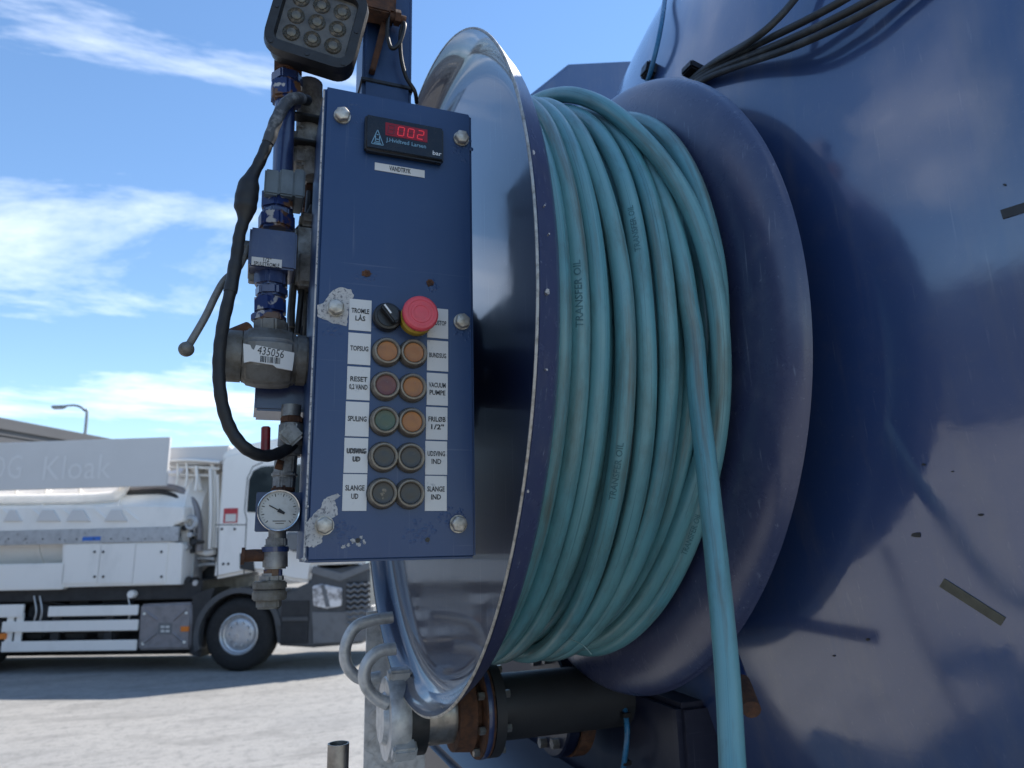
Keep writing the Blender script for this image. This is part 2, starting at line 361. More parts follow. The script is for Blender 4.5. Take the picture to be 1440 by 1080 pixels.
# support frame and wheels carry the tank
b = MB(); b.lo_hi((.78, .55, .75), (6.9, .75, 1.05)); b.lo_hi((.78, 1.35, .75), (6.9, 1.55, 1.05)); b.lo_hi((1.5, .5, .9), (1.7, 1.6, 1.1)); b.lo_hi((5.6, .5, .9), (5.8, 1.6, 1.1)); b.build('chassis', M['dark_paint'], tank, .01)
b = MB(); b.lo_hi((.82, .35, .45), (.92, 2.0, 1.36)); b.build('rear_plate', M['dark_paint'], tank, .01)
b = MB(); b.lo_hi((.70, 1.10, .45), (.80, 2.8, 1.44)); b.build('dark_backdrop', M['dark_paint'], tank, .01)  # dark plate added as a backdrop so the space under the reel stays dark
b = MB(); b.lo_hi((.46, 1.32, .85), (.70, 2.75, 1.245)); b.build('rear_crossmember', M['dark_paint'], tank, .012)
for wx in (3.2, 4.6):
    for wy, s in ((.05, 1), (2.0, -1)):
        b = MB(); b.lathe((wx, wy, .52), (0, s, 0), [(.25, .02), (.3, 0), (.46, 0), (.52, .05), (.52, .25), (.46, .3), (.25, .3), (.2, .2), (.2, .1), (.0001, .1)], 40); b.build('wheel', M['tyre'], tank)
    b = MB(); b.cyl((wx, .12, .52), (wx, 1.95, .52), .07); b.lo_hi((wx - .08, .58, .5), (wx + .08, .7, .8)); b.lo_hi((wx - .08, 1.4, .5), (wx + .08, 1.52, .8)); b.build('axle', M['dark_paint'], tank)
def strip(name, p0, p1, wpx, mat, parent):
    (x0, y0), (x1, y1) = p0, p1; L = math.hypot(x1 - x0, y1 - y0); nx_, ny_ = -(y1 - y0) / L * wpx / 2, (x1 - x0) / L * wpx / 2
    n = 8; vs = []; fs = []
    for k in range(n + 1):
        t = k / n; cx, cy = x0 + (x1 - x0) * t, y0 + (y1 - y0) * t
        for s in (-1, 1):
            p, nn = on_tank(cx + nx_ * s, cy + ny_ * s); vs += [p - nn * .001, p + nn * .0012]
    for k in range(n):
        o = k * 4; fs += [(o + 1, o + 3, o + 7, o + 5), (o, o + 1, o + 5, o + 4), (o + 2, o + 6, o + 7, o + 3), (o, o + 4, o + 6, o + 2)]
    fs += [(0, 2, 3, 1), (n * 4, n * 4 + 1, n * 4 + 3, n * 4 + 2)]
    b = MB(); b.add(vs, fs); return b.build(name, mat, parent)
strip('tape_strip', (1325, 819), (1411, 874), 13, M['tape'], tank)
strip('tape_strip', (1409, 302), (1475, 281), 13, M['tape_dark'], tank)
for (cx, cy, r) in ((1289, 752, 9), (1380, 724, 5), (1299, 653, 3.5), (1221, 899, 4), (1340, 663, 2.5), (1413, 260, 3), (1173, 922, 2.5)):
    pts = []; k0 = random.random() * 6
    c, nn = on_tank(cx, cy)
    for k in range(7):
        a = k / 7 * 6.283; rr = r * random.uniform(.6, 1.1); p, _ = on_tank(cx + rr * math.cos(a), cy + rr * .55 * math.sin(a)); pts.append(p + nn * .0004)
    b = MB(); b.prism(pts, nn * .0006); b.build('paint_chip', M['tape_dark'], tank)
# angular blue housing on the far shoulder of the tank
b = MB(); Yb = 2.05
pl = [at(735, 160, Y=Yb), at(748, 130, Y=Yb), at(801, 88, Y=Yb), at(884, 84, Y=Yb), at(905, 84, Y=Yb), at(905, 160, Y=Yb)]
b.prism(pl, (0, .5, .03)); b.build('shoulder_housing', M['tank_paint'], tank, .012, 3)

# ---------------------------------------------------------------- hose reel
RC = V((0, 1.167, 1.9987)); RR = .5405
XL, XR = .2667, .6190
reel = thing('hose_reel', 'large dark blue steel hose reel with two dished round flanges', 'hose reel')
def flange(xe, s, mat, dd=.040, fr=.478):
    """s=+1: lip opens to -X (edge at xe, disc further +X)."""
    P = [(.10, dd), (fr, dd)]
    if fr > .45:
        for k in range(9):
            a = k / 8 * math.pi / 2 * .86; P.append((fr + .040 * math.sin(a), dd - .026 * (1 - math.cos(a))))
        P += [(RR - .010, .006), (RR - .002, .001)]
        back = [(RR - .006, .011)] + [(fr + .046 * math.sin(a), dd + .006 - .026 * (1 - math.cos(a))) for a in [k / 8 * math.pi / 2 * .86 for k in range(8, -1, -1)]]
    else:
        w_ = RR - fr
        P += [(fr + (w_ - .006) * math.sin(a), .002 + (dd - .002) * math.cos(a)) for a in [k / 14 * math.pi / 2 for k in range(1, 14)]]
        back = [(fr + w_ * math.sin(a), .004 + (dd + .001) * math.cos(a)) for a in [k / 14 * math.pi / 2 for k in range(14, -1, -1)]]
    P += [(RR, 0), (RR + .0015, .0012), (RR + .001, .003)] + back + [(.10, dd + .006)]
    b = MB(); b.lathe((xe, RC.y, RC.z), (s, 0, 0), P, 160, closed=True)
    return b.build('flange', mat, reel, ang=50)
flange(XL, 1, M['reel_paint']); flange(XR, -1, M['reel_paint_worn'], .034, .425)
b = MB(); b.lathe((XL + .043, RC.y, RC.z), (1, 0, 0), [(.36, 0), (.36, XR - XL - .080)], 72); b.lathe((XL + .043, RC.y, RC.z), (1, 0, 0), [(.101, 0), (.101, XR - XL - .080)], 40); b.build('drum', M['dark_paint'], reel)
b = MB(); b.lathe((XL, RC.y, RC.z), (1, 0, 0), [(1e-4, -.03), (.05, -.03), (.05, .0), (.12, .0), (.125, .03), (.125, .041)], 48); hub = b.build('hub', M['reel_paint'], reel, .002)
for k in range(6):
    a = k * math.pi / 3 + .2; c = RC + V((XL, .09 * math.cos(a), .09 * math.sin(a)))
    b = MB(); b.cyl(c + V((.002, 0, 0)), c - V((.012, 0, 0)), .012, 6); b.build('bolt', M['galvanised'], hub)
b = MB(); b.cyl(RC + V((.10, 0, 0)), RC + V((.76, 0, 0)), .03, 24); b.build('axle', M['galvanised'], reel)
b = MB(); b.lo_hi((.655, 1.0, 1.85), (.72, 1.33, 2.15)); b.build('mounting_plate', M['dark_paint'], reel, .006)
# arm that carries the control box in front of the hub
b = MB(); b.lo_hi((.125, .95, 1.70), (.185, 1.18, 2.365)); b.lo_hi((.122, .94, 1.695), (.183, 1.56, 2.17)); st = b.build('bearing_stand', M['dark_paint'], reel, .006)
for y_ in (1.0, 1.12):
    for z_ in (1.86, 2.08, 2.30): MB().cyl((.183, y_, z_), (.196, y_, z_), .011, 6).build('bolt', M['galvanised'], st)
b = MB(); b.cyl((.18, RC.y, RC.z), (.245, RC.y, RC.z), .055, 28); b.build('bearing', M['dark_paint'], reel, .004)
# peg with rusty end under the inner flange
p0 = at(1022, 905, X=.66); p1 = at(1057, 998, X=.60); pm = p0.lerp(p1, .62)
b = MB(); b.tube([p0 + (p0 - p1) * .9 + V((.07, .02, 0)), p0, pm], .011, 12); peg = b.build('peg', M['pipe_paint'], reel)
b = MB(); b.tube([pm, p1], .0116, 12); b.build('rusty_tip', M['rust'], peg)
def rim_hit(px, py, r):
    d = ray(px, py); o = CO - RC; A = d.y ** 2 + d.z ** 2; B = d.y * o.y + d.z * o.z; c = o.y ** 2 + o.z ** 2 - r * r
    return CO + d * ((-B - math.sqrt(max(0, B * B - A * c))) / A)
MB().lathe((XL, RC.y, RC.z), (1, 0, 0), [(RR - .0015, -.0004), (RR + .0004, -.0006), (RR + .0019, .0010), (RR + .0017, .0018), (RR, .0012)], 160, closed=True).build('worn_edge', M['bolt_steel'], reel)
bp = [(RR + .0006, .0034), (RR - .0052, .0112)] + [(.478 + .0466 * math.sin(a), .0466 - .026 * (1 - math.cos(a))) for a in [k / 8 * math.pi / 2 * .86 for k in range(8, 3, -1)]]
MB().lathe((XL, RC.y, RC.z), (1, 0, 0), bp, 160).build('scuffed_sky_rim', M['rim_scuffed_sky'], reel, ang=50)  # scuffed band whose pale colour also imitates the sky sheen on the rim
for (px, py, r) in ((769, 411, 4.5), (748, 216, 5), (757, 460, 2), (771, 330, 1.6), (768, 520, 2), (741, 690, 2.5), (765, 290, 1.5)):
    c = rim_hit(px, py, RR - .004); nn = (c - RC); nn.x = 0; nn.normalize(); e1 = V((1, 0, 0)); e2 = nn.cross(e1); k_ = dep(c) / 1000
    pts = [c - nn * .002 + (e1 * math.cos(a) * .8 + e2 * math.sin(a)) * r * k_ * random.uniform(.7, 1.15) for a in [q * .9 for q in range(7)]]
    MB().prism(pts, nn * .0045).build('paint_chip', M['bare_primer'], reel)

# ---------------------------------------------------------------- hose
HR = .0127
def coil_pt(phi, X, r): return V((X, RC.y - r * math.cos(phi), RC.z + r * math.sin(phi)))
class Hose:
    def __init__(s): s.v = []; s.f = []; s.uv = []; s.s0 = 0
    def run(s, pts, r=HR, seg=18):
        pts = [V(p) for p in pts]; n = len(pts); u, _ = perp((pts[1] - pts[0])); o = len(s.v); d = s.s0; s.fr = []
        for i, p in enumerate(pts):
            t = (pts[min(i + 1, n - 1)] - pts[max(i - 1, 0)]).normalized(); u = (u - t * u.dot(t)).normalized(); bb = t.cross(u)
            if i: d += (p - pts[i - 1]).length
            s.fr.append((d, p, t, u, bb))
            for k in range(seg):
                a = 2 * math.pi * k / seg; s.v.append(p + (u * math.cos(a) + bb * math.sin(a)) * r)
        for i in range(n - 1):
            for k in range(seg):
                k2 = (k + 1) % seg; s.f.append((o + i * seg + k, o + i * seg + k2, o + (i + 1) * seg + k2, o + (i + 1) * seg + k))
                s.uv += [(s.fr[i][0], k / seg), (s.fr[i][0], (k + 1) / seg), (s.fr[i + 1][0], (k + 1) / seg), (s.fr[i + 1][0], k / seg)]
        s.s0 = d + 3.7
        return s.fr
rw = random.Random(3)
def wob(ph, k, amp): return amp * (math.sin(ph * 1.0 + k * 1.7) + .5 * math.sin(ph * 2.3 + k * 2.9))
H = Hose(); frames = []
def turn_path(seq, k, wobx=.0012, wobr=.0010, step=3):
    """seq: list of (phi degrees, X, r) knots, smooth in between."""
    P = [V((a, X, r)) for a, X, r in seq]; pts = smooth(P, 24)
    return [coil_pt(rad(p.x), p.y + wob(rad(p.x), k, wobx), p.z + wob(rad(p.x), k + 5, wobr)) for p in pts]
# inner layer
xs = [.3265 + .0255 * k for k in range(10)]
def rad_at(a, r0):
    """the winding is a little loose above and below"""
    return r0 + .019 * (math.sin(rad(a)) ** 2) ** 1.3
seq = []
for k, X in enumerate(xs):
    for a in (-140, -90, -45, 0, 45, 90, 140): seq.append((360 * k + a, X, rad_at(a, .4215)))
frames.append(H.run(turn_path(seq, 1)))
# outer layer
xo = [(.332, .336, .337, .338, .338), (.353, .3605, .3598, .3612, .365), (.380, .3865, .3868, .3868, .390), (.4335, .4255, .4195, .4115, .412), (.461, .4585, .4485, .4515, .452), (.473, .4855, .480, .4830, .485)]
seq = []
for k, X in enumerate(xo):
    for a, x_ in ((-150, X[0]), (-90, X[0]), (-60, X[0] * .6 + X[1] * .4), (-30, X[1]), (0, X[2]), (24, X[3]), (45, X[4]), (90, X[4]), (140, X[4] + .004)): seq.append((360 * k + a, x_, rad_at(a, .4470 + .0012 * math.sin(k * 2.7))))
frames.append(H.run(turn_path(seq, 2, .0007, .0008)))
# last turns: one crosses over its neighbours, one leaves the reel and hangs down
seqB = [(-150, .530, .452), (-90, .535, .455), (-45, .540, .444), (-15, .554, .444), (4, .5575, .452), (15, .5580, .455), (27, .5610, .458), (45, .5640, .464), (70, .5640, .468), (110, .5600, .468), (190, .535, .452)]
frames.append(H.run(turn_path(seqB, 4, .0004, .0006)))
seqA = [(-170, .520, .452), (-120, .548, .462), (-90, .552, .466), (-62, .5555, .458), (-40, .5580, .452), (-22, .5560, .455), (-9, .5480, .462), (4, .5375, .468), (14, .5250, .472), (25, .5050, .474), (34, .4870, .476), (45, .468, .480), (60, .448, .484), (85, .430, .486), (115, .425, .482), (160, .43, .460)]
frames.append(H.run(turn_path(seqA, 7, .0004, .0005)))
hp = turn_path([(170, .485, .452), (110, .495, .466), (60, .505, .462), (30, .5055, .452), (18, .5060, .4495), (6, .5090, .4495), (0, .5105, .4500)], 9, .0003, .0003)
e = hp[-1]
hang = [e + V((.0035, -.0015, -.05)), at(982, 560, Y=.708), at(993, 650, Y=.692), at(1004, 752, Y=.672), at(1014, 850, Y=.652), at(1023, 950, Y=.634), at(1030, 1075, Y=.612), at(1034, 1180, Y=.58), at(1040, 1500, Y=.50)]
frames.append(H.run(hp[:-1] + smooth([hp[-1]] + hang, 10)))
me = bpy.data.meshes.new('hose'); me.from_pydata([tuple(p) for p in H.v], [], H.f)
uvl = me.uv_layers.new(name='UVMap'); uvl.data.foreach_set('uv', [c for p in H.uv for c in p])
me.polygons.foreach_set('use_smooth', [True] * len(me.polygons)); me.materials.append(M['hose_teal'])
hose = bpy.data.objects.new('hose', me); col.objects.link(hose)
tag(hose, 'turquoise rubber hose wound on the blue reel with one end hanging down', 'hose')
def hose_print(body, fr, s_mid, h, view=True, mat='hose_print'):
    """Letters printed along the tube, on the side that faces away from the reel."""
    vs, fs = textmesh(body, bold=.012)
    bm = bmesh.new(); bv = [bm.verts.new(v) for v in vs]
    for f_ in fs:
        try: bm.faces.new([bv[i] for i in f_])
        except ValueError: pass
    bmesh.ops.triangulate(bm, faces=bm.faces[:]); bmesh.ops.subdivide_edges(bm, edges=[e_ for e_ in bm.edges if e_.calc_length() > .25], cuts=3, use_grid_fill=False)
    bmesh.ops.triangulate(bm, faces=bm.faces[:]); bm.verts.index_update()
    vs = [v.co.copy() for v in bm.verts]; fs = [tuple(v.index for v in f_.verts) for f_ in bm.faces]; bm.free()
    best = min(range(len(fr)), key=lambda i: (fr[i][1] - s_mid).length); d0 = fr[best][0]
    out_ = []
    c0 = (CO - fr[best][1]).normalized()
    for v in vs:
        d = d0 + v.x * h
        i = max(1, min(range(len(fr)), key=lambda j: abs(fr[j][0] - d))); dd, p, t, u, bb = fr[i]
        p = p + t * (d - dd); c = (V((0, RC.y - .9, RC.z)) - p); c = c0 - t * c0.dot(t); c.normalize(); e2 = t.cross(c)
        a = -v.y * h / HR
        out_.append(p + (c * math.cos(a) + e2 * math.sin(a)) * (HR + .0004))
    me = bpy.data.meshes.new('printed_lettering'); me.from_pydata([tuple(p) for p in out_], [], fs); me.materials.append(M[mat])
    o = bpy.data.objects.new('printed_lettering', me); col.objects.link(o); o.parent = hose; return o
fr = frames[1]
def near(px, py, X): return at(px, py, X=X)
hose_print('TRANSFER OIL', fr, at(816, 412, X=.3575), .0125)
hose_print('TRANSFER OIL', fr, at(838, 640, X=.4165), .0110)
hose_print('TRANSFER OIL', fr, at(898, 320, X=.4485), .0105)
hose_print('TRANSFER OIL', frames[3], at(960, 730, X=.556), .0100)

# ---------------------------------------------------------------- control box
PY = .77
box = thing('control_box', 'dark blue steel control box with buttons, labels and red emergency stop', 'control box')
b = MB(); b.lo_hi((.062, PY, 1.690), (.2445, PY + .125, 2.2415)); b.build('housing', M['box_paint'], box, .0035, 3)
b = MB(); b.lo_hi((.0605, PY + .0012, 1.695), (.0622, PY + .004, 2.236)); b.build('edge_wear', M['bare_primer'], box)
def pp(px, py, off=0): return at(px, py, Y=PY - off)
OUT = V((0, -1, 0)); XD = V((1, 0, 0))
def panel_lathe(name, c, prof, mat, parent, seg=36, u=None, ang=30): return MB().lathe(c, OUT, prof, seg, u).build(name, M[mat], parent, ang=ang)
# hexagon bolts on washers
for i, (px, py) in enumerate(((481, 164), (648, 196), (472, 434), (649, 453), (456, 739), (644, 737))):
    c = pp(px, py, .0); a = random.uniform(0, 1)
    u = V((math.cos(a), 0, math.sin(a)))
    wsh = panel_lathe('bolt', c, [(1e-4, 0), (.0098, 0), (.0098, .0022), (1e-4, .0022)], 'bolt_steel', box, 28)
    MB().lathe(c, OUT, [(.0092, .0021), (.0092, .0075), (.0080, .0090), (1e-4, .0092)], 6, u).build('bolt_head', M['bolt_steel'], wsh, .0005, 1)
# patches where the paint has come off down to the primer
def patch(pix, mat, off=.0004, name='bare_patch'):
    pts = []
    n = len(pix)
    for i in range(n):
        (x0, y0), (x1, y1) = pix[i], pix[(i + 1) % n]
        for k in range(4):
            t = k / 4; j = .9 if k else .3
            pts.append(pp(x0 + (x1 - x0) * t + random.uniform(-j, j), y0 + (y1 - y0) * t + random.uniform(-j, j), .0))
    b = MB(); b.prism(pts, OUT * off); return b.build(name, M[mat], box)
patch([(446, 429), (456, 425), (466, 411), (479, 404), (493, 407), (498, 415), (491, 428), (489, 445), (487, 459), (470, 455), (458, 450), (446, 445)], 'bare_primer')
patch([(430, 735), (441, 723), (452, 712), (455, 702), (464, 698), (474, 694), (479, 697), (470, 704), (474, 713), (475, 724), (464, 729), (457, 745), (452, 758), (453, 763), (441, 770), (429, 769), (431, 756), (429, 746)], 'bare_primer')
for (x, y, r) in ((497, 761, 4.5), (504, 765, 5), (512, 762, 3.5), (483, 769, 3.5), (490, 766, 3), (601, 758, 3.2), (508, 755, 2.6), (427, 787, 3.5), (432, 712, 2)):
    patch([(x + r * random.uniform(.5, 1.2) * math.cos(a), y + r * random.uniform(.5, 1.2) * math.sin(a)) for a in [k * .9 for k in range(7)]], 'bare_primer', .0005, 'paint_chip')
for (x, y, r) in ((515, 385, 6), (604, 398, 5.5)):
    patch([(x + r * 1.3 * random.uniform(.6, 1.2) * math.cos(a), y + r * random.uniform(.6, 1.2) * math.sin(a)) for a in [k * .9 for k in range(7)]], 'rust', .0006, 'rust_spot')
    panel_lathe('plugged_hole', pp(x, y), [(.0036, .0), (.0036, .0012), (.002, .0016), (.0018, .0004), (1e-4, .0004)], 'rust', box, 16)
for (x, y) in ((503, 760), (601, 759)):
    panel_lathe('screw_hole', pp(x, y), [(.0026, 0), (.0026, .0009), (.0014, .0009), (.0012, .0006), (1e-4, .0006)], 'black_plastic', box, 14)
# blistered paint round the bolts: many tiny bumps
def blister(px, py, rx, ry, n):
    b = MB()
    for k in range(n):
        a = random.uniform(0, 6.28); q = random.random() ** .6
        c = pp(px + rx * q * math.cos(a), py + ry * q * math.sin(a)); r = random.uniform(.0006, .0021)
        b.lathe(c, OUT, [(r * random.uniform(1.2, 1.7), -.0002), (r * .8, r * .12), (1e-5, r * .17)], 7)
    return b.build('blistered_paint', M['box_paint'], box, kind='stuff', ang=70)
blister(649, 205, 16, 24, 60); blister(650, 462, 15, 18, 50); blister(478, 752, 24, 20, 40); blister(588, 748, 24, 18, 70); blister(636, 728, 20, 16, 60); blister(607, 402, 13, 9, 30); blister(470, 466, 18, 9, 24); blister(498, 164, 14, 20, 20); blister(515, 388, 14, 8, 20)
# column labels
def label(x0, y0, x1, y1, lines, h=.0078, dbl=False):
    a = pp(x0, y0); c = pp(x1, y1); ctr = (a + c) / 2; ctr.y = PY
    w_ = abs(c.x - a.x); hh = abs(c.z - a.z)
    b = MB(); b.box(ctr + OUT * .0004, (w_, .0008, hh)); p = b.build('label_plate', M['label_white'], box)
    for i, t in enumerate(lines):
        z = ((len(lines) - 1) / 2 - i) * h * 1.12
        wd = min(w_ * .80, len(t) * .0037)
        text(t, ctr + V((0, -.0008, z)), XD, zz, h, M['ink'], p, width=wd, bold=.022)
        if dbl: text(t, ctr + V((.0009, -.0009, z + .0003)), XD, zz, h, M['ink'], p, width=wd)
    return p
yl = [419.5, 467, 514.5, 564, 615, 666, 719]
xl = [(491.5, 521.5), (490, 520.5), (488.5, 519.5), (486.5, 518), (484.5, 516.5), (482.5, 515)]
tl = [['TROMLE', 'LÅS'], ['TOPSUG'], ['RESET', '0,2 VAND'], ['SPULING'], ['UDSVING', 'UD'], ['SLANGE', 'UD']]
yr = [432, 477.5, 523.5, 571.5, 619.5, 668.5, 719]
xr_ = [(601, 630), (600.5, 630), (600, 629.5), (599, 629), (598, 628.5), (597.5, 628)]
tr = [['NØDSTOP'], ['BUNDSUG'], ['VACUUM', 'PUMPE'], ['FRILØB', '1/2"'], ['UDSVING', 'IND'], ['SLANGE', 'IND']]
for i in range(6):
    label(xl[i][0], yl[i] + .6, xl[i][1], yl[i + 1] - .6, tl[i], dbl=(i == 4)); label(xr_[i][0], yr[i] + .6, xr_[i][1], yr[i + 1] - .6, tr[i])
# push buttons
BZ = [(1e-4, 0), (.0158, 0), (.0160, .003), (.0156, .0075), (.0143, .0098), (.0127, .0100), (.0116, .0088), (.0113, .0070)]
def button(px, py, cap, worn=False):
    c = pp(px, py, .0); bz = panel_lathe('push_button', c, BZ, 'bezel_beige', box, 40)
    sr = panel_lathe('seal_ring', c, [(.0170, 0), (.0170, .0012), (.0150, .0016)], 'black_rubber', bz, 36)
    panel_lathe('cap', c, [(.0114, .0068), (.0108, .0074), (.0085, .0068), (.005, .0071), (1e-4, .0073)], cap, bz, 36)
    if worn:
        for (dx, dy, r) in ((.0012, .003, .0026), (-.001, -.0012, .0022), (.0008, .0005, .0016), (0, -.0055, .0012)):
            pts = [c + OUT * .0073 + V((dx + r * random.uniform(.4, 1.2) * math.cos(a), 0, dy + r * random.uniform(.5, 1.2) * math.sin(a))) for a in [k * .9 for k in range(7)]]
            MB().prism(pts, OUT * .0003).build('worn_mark', M['bezel_beige'], bz)
for (px, py, cap, wn_) in ((543, 496, 'cap_orange', 0), (580, 498, 'cap_orange', 0), (541.5, 543.5, 'cap_red', 0), (579, 546, 'cap_orange', 0), (540, 592.5, 'cap_green', 0), (577.5, 594.5, 'cap_orange', 0),
                           (538.5, 643, 'cap_black', 0), (576, 644, 'cap_black', 0), (537, 694, 'cap_black', 1), (575.5, 694.5, 'cap_black', 0)): button(px, py, cap, wn_)
# selector switch
c = pp(543.5, 448); sw = panel_lathe('selector_switch', c, [(1e-4, 0), (.0162, 0), (.0162, .008), (.0150, .0100), (.0125, .0105), (.0123, .012), (1e-4, .012)], 'black_plastic', box, 40)
ax = V((.62, 0, -.78)); az2 = ax.cross(OUT)
b = MB(); Mx = Matrix((ax, OUT, az2)).transposed(); b.box(c + OUT * .017, (.0245, .012, .0068), Mx); kn = b.build('knob', M['black_plastic'], sw, .0018, 3)
b = MB(); b.box(c + OUT * .0233 - ax * .0048, (.0120, .0008, .0018), Mx); b.build('pointer_mark', M['white_mark'], sw)
# emergency stop
c = pp(584.5, 450); es = panel_lathe('emergency_stop', c, [(1e-4, 0), (.0195, 0), (.0195, .010), (.0165, .013), (.0160, .018)], 'stop_yellow', box, 44)
hp_ = panel_lathe('mushroom_head', c, [(.0150, .017), (.0186, .0185), (.0203, .021), (.0206, .024), (.0200, .0262), (.0182, .0277), (.0150, .0280), (.0146, .0275), (.0118, .0275), (.0114, .0281), (.0085, .0282), (.0081, .0277), (1e-4, .0279)], 'stop_red', es, 56, ang=20)
# digital pressure display
dc = [pp(511.5, 163.5), pp(621.5, 189), pp(620.5, 238), pp(512, 212.5)]
x0, x1 = (dc[0].x + dc[3].x) / 2, (dc[1].x + dc[2].x) / 2; z1, z0 = (dc[0].z + dc[1].z) / 2, (dc[2].z + dc[3].z) / 2
disp = MB().lo_hi((x0, PY - .011, z0), (x1, PY, z1)).build('pressure_display', M['black_plastic'], box, .0025, 3)
DW, DH = x1 - x0, z1 - z0; FY = PY - .0112
def dpt(u, v, o=0): return V((x0 + DW * u, FY - o, z1 - DH * v))
b = MB(); b.lo_hi(dpt(.025, .05), dpt(.975, .93, .0006)); b.build('face', M['meter_face'], disp)
b = MB(); b.lo_hi(dpt(.245, .17, .0006), dpt(.78, .53, .0010)); b.build('digit_window', M['digit_window'], disp)
SEG = {'a': ((.1, 0), (.9, 0)), 'b': ((1, .05), (1, .45)), 'c': ((1, .55), (1, .95)), 'd': ((.1, 1), (.9, 1)), 'e': ((0, .55), (0, .95)), 'f': ((0, .05), (0, .45)), 'g': ((.1, .5), (.9, .5))}
def digit(u, on, ghost=False):
    for lit in (True, False):
        b = MB()
        for s_, (p, q) in SEG.items():
            if (s_ in on) != lit: continue
            A = dpt(u + p[0] * .075 - p[1] * .012, .235 + p[1] * .24, .0011); B = dpt(u + q[0] * .075 - q[1] * .012, .235 + q[1] * .24, .0011)
            t = (B - A).normalized(); n_ = t.cross(OUT) * .00062; b.prism([A + n_, A + t * -.0004, A - n_, B - n_, B + t * .0004, B + n_], OUT * .0002)
        if b.v: b.build('digit_segment', M['digit_lit' if lit else 'digit_dim'], disp)
digit(.285, ''); digit(.41, 'abcdef'); digit(.535, 'abcdef'); digit(.66, 'abged')
text('J.Hvidtved', dpt(.405, .655, .0006), XD, zz, .0074, M['logo_blue'], disp, width=DW * .29, bold=.012); text('Larsen', dpt(.670, .66, .0006), XD, zz, .0074, M['logo_blue'], disp, width=DW * .185, bold=.012)
text('bar', dpt(.905, .80, .0006), XD, zz, .0078, M['white_mark'], disp, width=DW * .115, bold=.01)
def tri(P, w_=.0009):
    b = MB()
    for i in range(len(P) - 1):
        A, B = P[i], P[i + 1]; t = (B - A).normalized(); n_ = t.cross(OUT) * w_ / 2; b.prism([A + n_, A - n_, B - n_, B + n_], OUT * .0002)
    return b
lg = [(.075, .83), (.150, .42), (.225, .83), (.075, .83)]
b = tri([dpt(u, v, .0007) for u, v in lg])
for seg_ in ([(.125, .60), (.125, .78)], [(.175, .60), (.175, .78)], [(.125, .69), (.175, .69)], [(.105, .80), (.195, .80)], [(.137, .56), (.163, .56)], [(.115, .76), (.185, .76)]):
    q = tri([dpt(u, v, .0008) for u, v in seg_], .0011); b.add(q.v, q.f)
b.build('triangle_logo', M['logo_blue'], disp)
a = pp(527, 230); c = pp(597, 241); cz = (pp(527, 230).z + pp(597, 245).z) / 2 - .002
b = MB(); b.box(((a.x + c.x) / 2, PY - .0004, cz), (c.x - a.x, .0008, .0098)); p = b.build('label_plate', M['label_white'], box)
text('VANDTRYK', ((a.x + c.x) / 2, PY - .0008, cz), XD, zz, .0085, M['ink'], p, width=.026, bold=.02)
# the post the box is bolted to, rising above it
pa = at(511, 60, Y=.885).x; pb = at(580, 60, Y=.885).x
post = MB().lo_hi((pa, .885, 1.85), (pb, .955, 2.62)).build('mounting_post', M['box_paint'], None, .005, 3)
tag(post, 'square blue steel post rising behind the control box', 'post')
b = MB(); z_ = at(545, 118, Y=.885).z
b.lo_hi((pa - .002, .883, z_ - .003), (pb + .002, .957, z_ + .003)); o = b.build('strap', M['black_plastic'], post, .001)
pa2, pb2 = pa, pb

# ---------------------------------------------------------------- work light
lamp = thing('work_light', 'square black LED work light with nine lenses above the control box', 'work light')
LC = at(446, 33, Y=.815); ca, sa = math.cos(rad(11)), math.sin(rad(11))
lout = V((-.13, -.985, -.10)).normalized(); lx = V((ca, 0, -sa)); lx = (lx - lout * lx.dot(lout)).normalized(); ly = lx.cross(lout) * -1
if ly.z < 0: ly = -ly
LM = Matrix((lx, -lout, ly)).transposed()
def lp(u, v, o=0): return LC + lx * u + ly * v + lout * o
def rrect(w_, h_, r, o, n=6, taper=1):
    pts = []
    for cx, cy, a0 in ((w_ / 2 - r, h_ / 2 - r, 0), (-w_ / 2 + r, h_ / 2 - r, 90), (-w_ / 2 + r, -h_ / 2 + r, 180), (w_ / 2 - r, -h_ / 2 + r, 270)):
        for k in range(n + 1):
            a = rad(a0 + 90 * k / n); pts.append(lp(cx + r * math.cos(a), cy + r * math.sin(a), o))
    return pts
b = MB(); b.prism(rrect(.108, .104, .022, -.036), lout * .036); b.build('housing', M['lamp_black'], lamp, .004, 2)
for k in range(7): MB().box(lp(-.042 + k * .014, .01, -.042), (.004, .02, .08), LM).build('cooling_fin', M['lamp_black'], lamp, .001, 1)
# front bezel ring
o1 = rrect(.116, .116, .024, -.003); o2 = rrect(.112, .112, .022, .010); i2 = rrect(.090, .086, .010, .010); i1 = rrect(.086, .082, .008, .002)
n_ = len(o1); b = MB(); vs = o1 + o2 + i2 + i1; fs = []
for j in range(3):
    for k in range(n_): fs.append((j * n_ + k, j * n_ + (k + 1) % n_, (j + 1) * n_ + (k + 1) % n_, (j + 1) * n_ + k))
b.add(vs, fs); b.build('bezel', M['lamp_black'], lamp)
b = MB(); b.prism(rrect(.087, .083, .008, .0012), lout * .001); ln = b.build('lens_panel', M['lamp_lens'], lamp)
for i in range(3):
    for j in range(3):
        c = lp((i - 1) * .0262, (j - 1) * .0245, .002)
        q = MB().lathe(c, lout, [(.0108, 0), (.0108, .0012), (.0100, .0022), (.0094, .0012), (.0086, .0020), (.0078, .0010), (.0070, .0018), (.006, .0008)], 32).build('led', M['led_ring'], lamp, ang=20)
        MB().lathe(c, lout, [(.0062, .0006), (.0056, .0020), (.003, .0028), (1e-4, .003)], 24).build('led_core', M['led_core'], q)
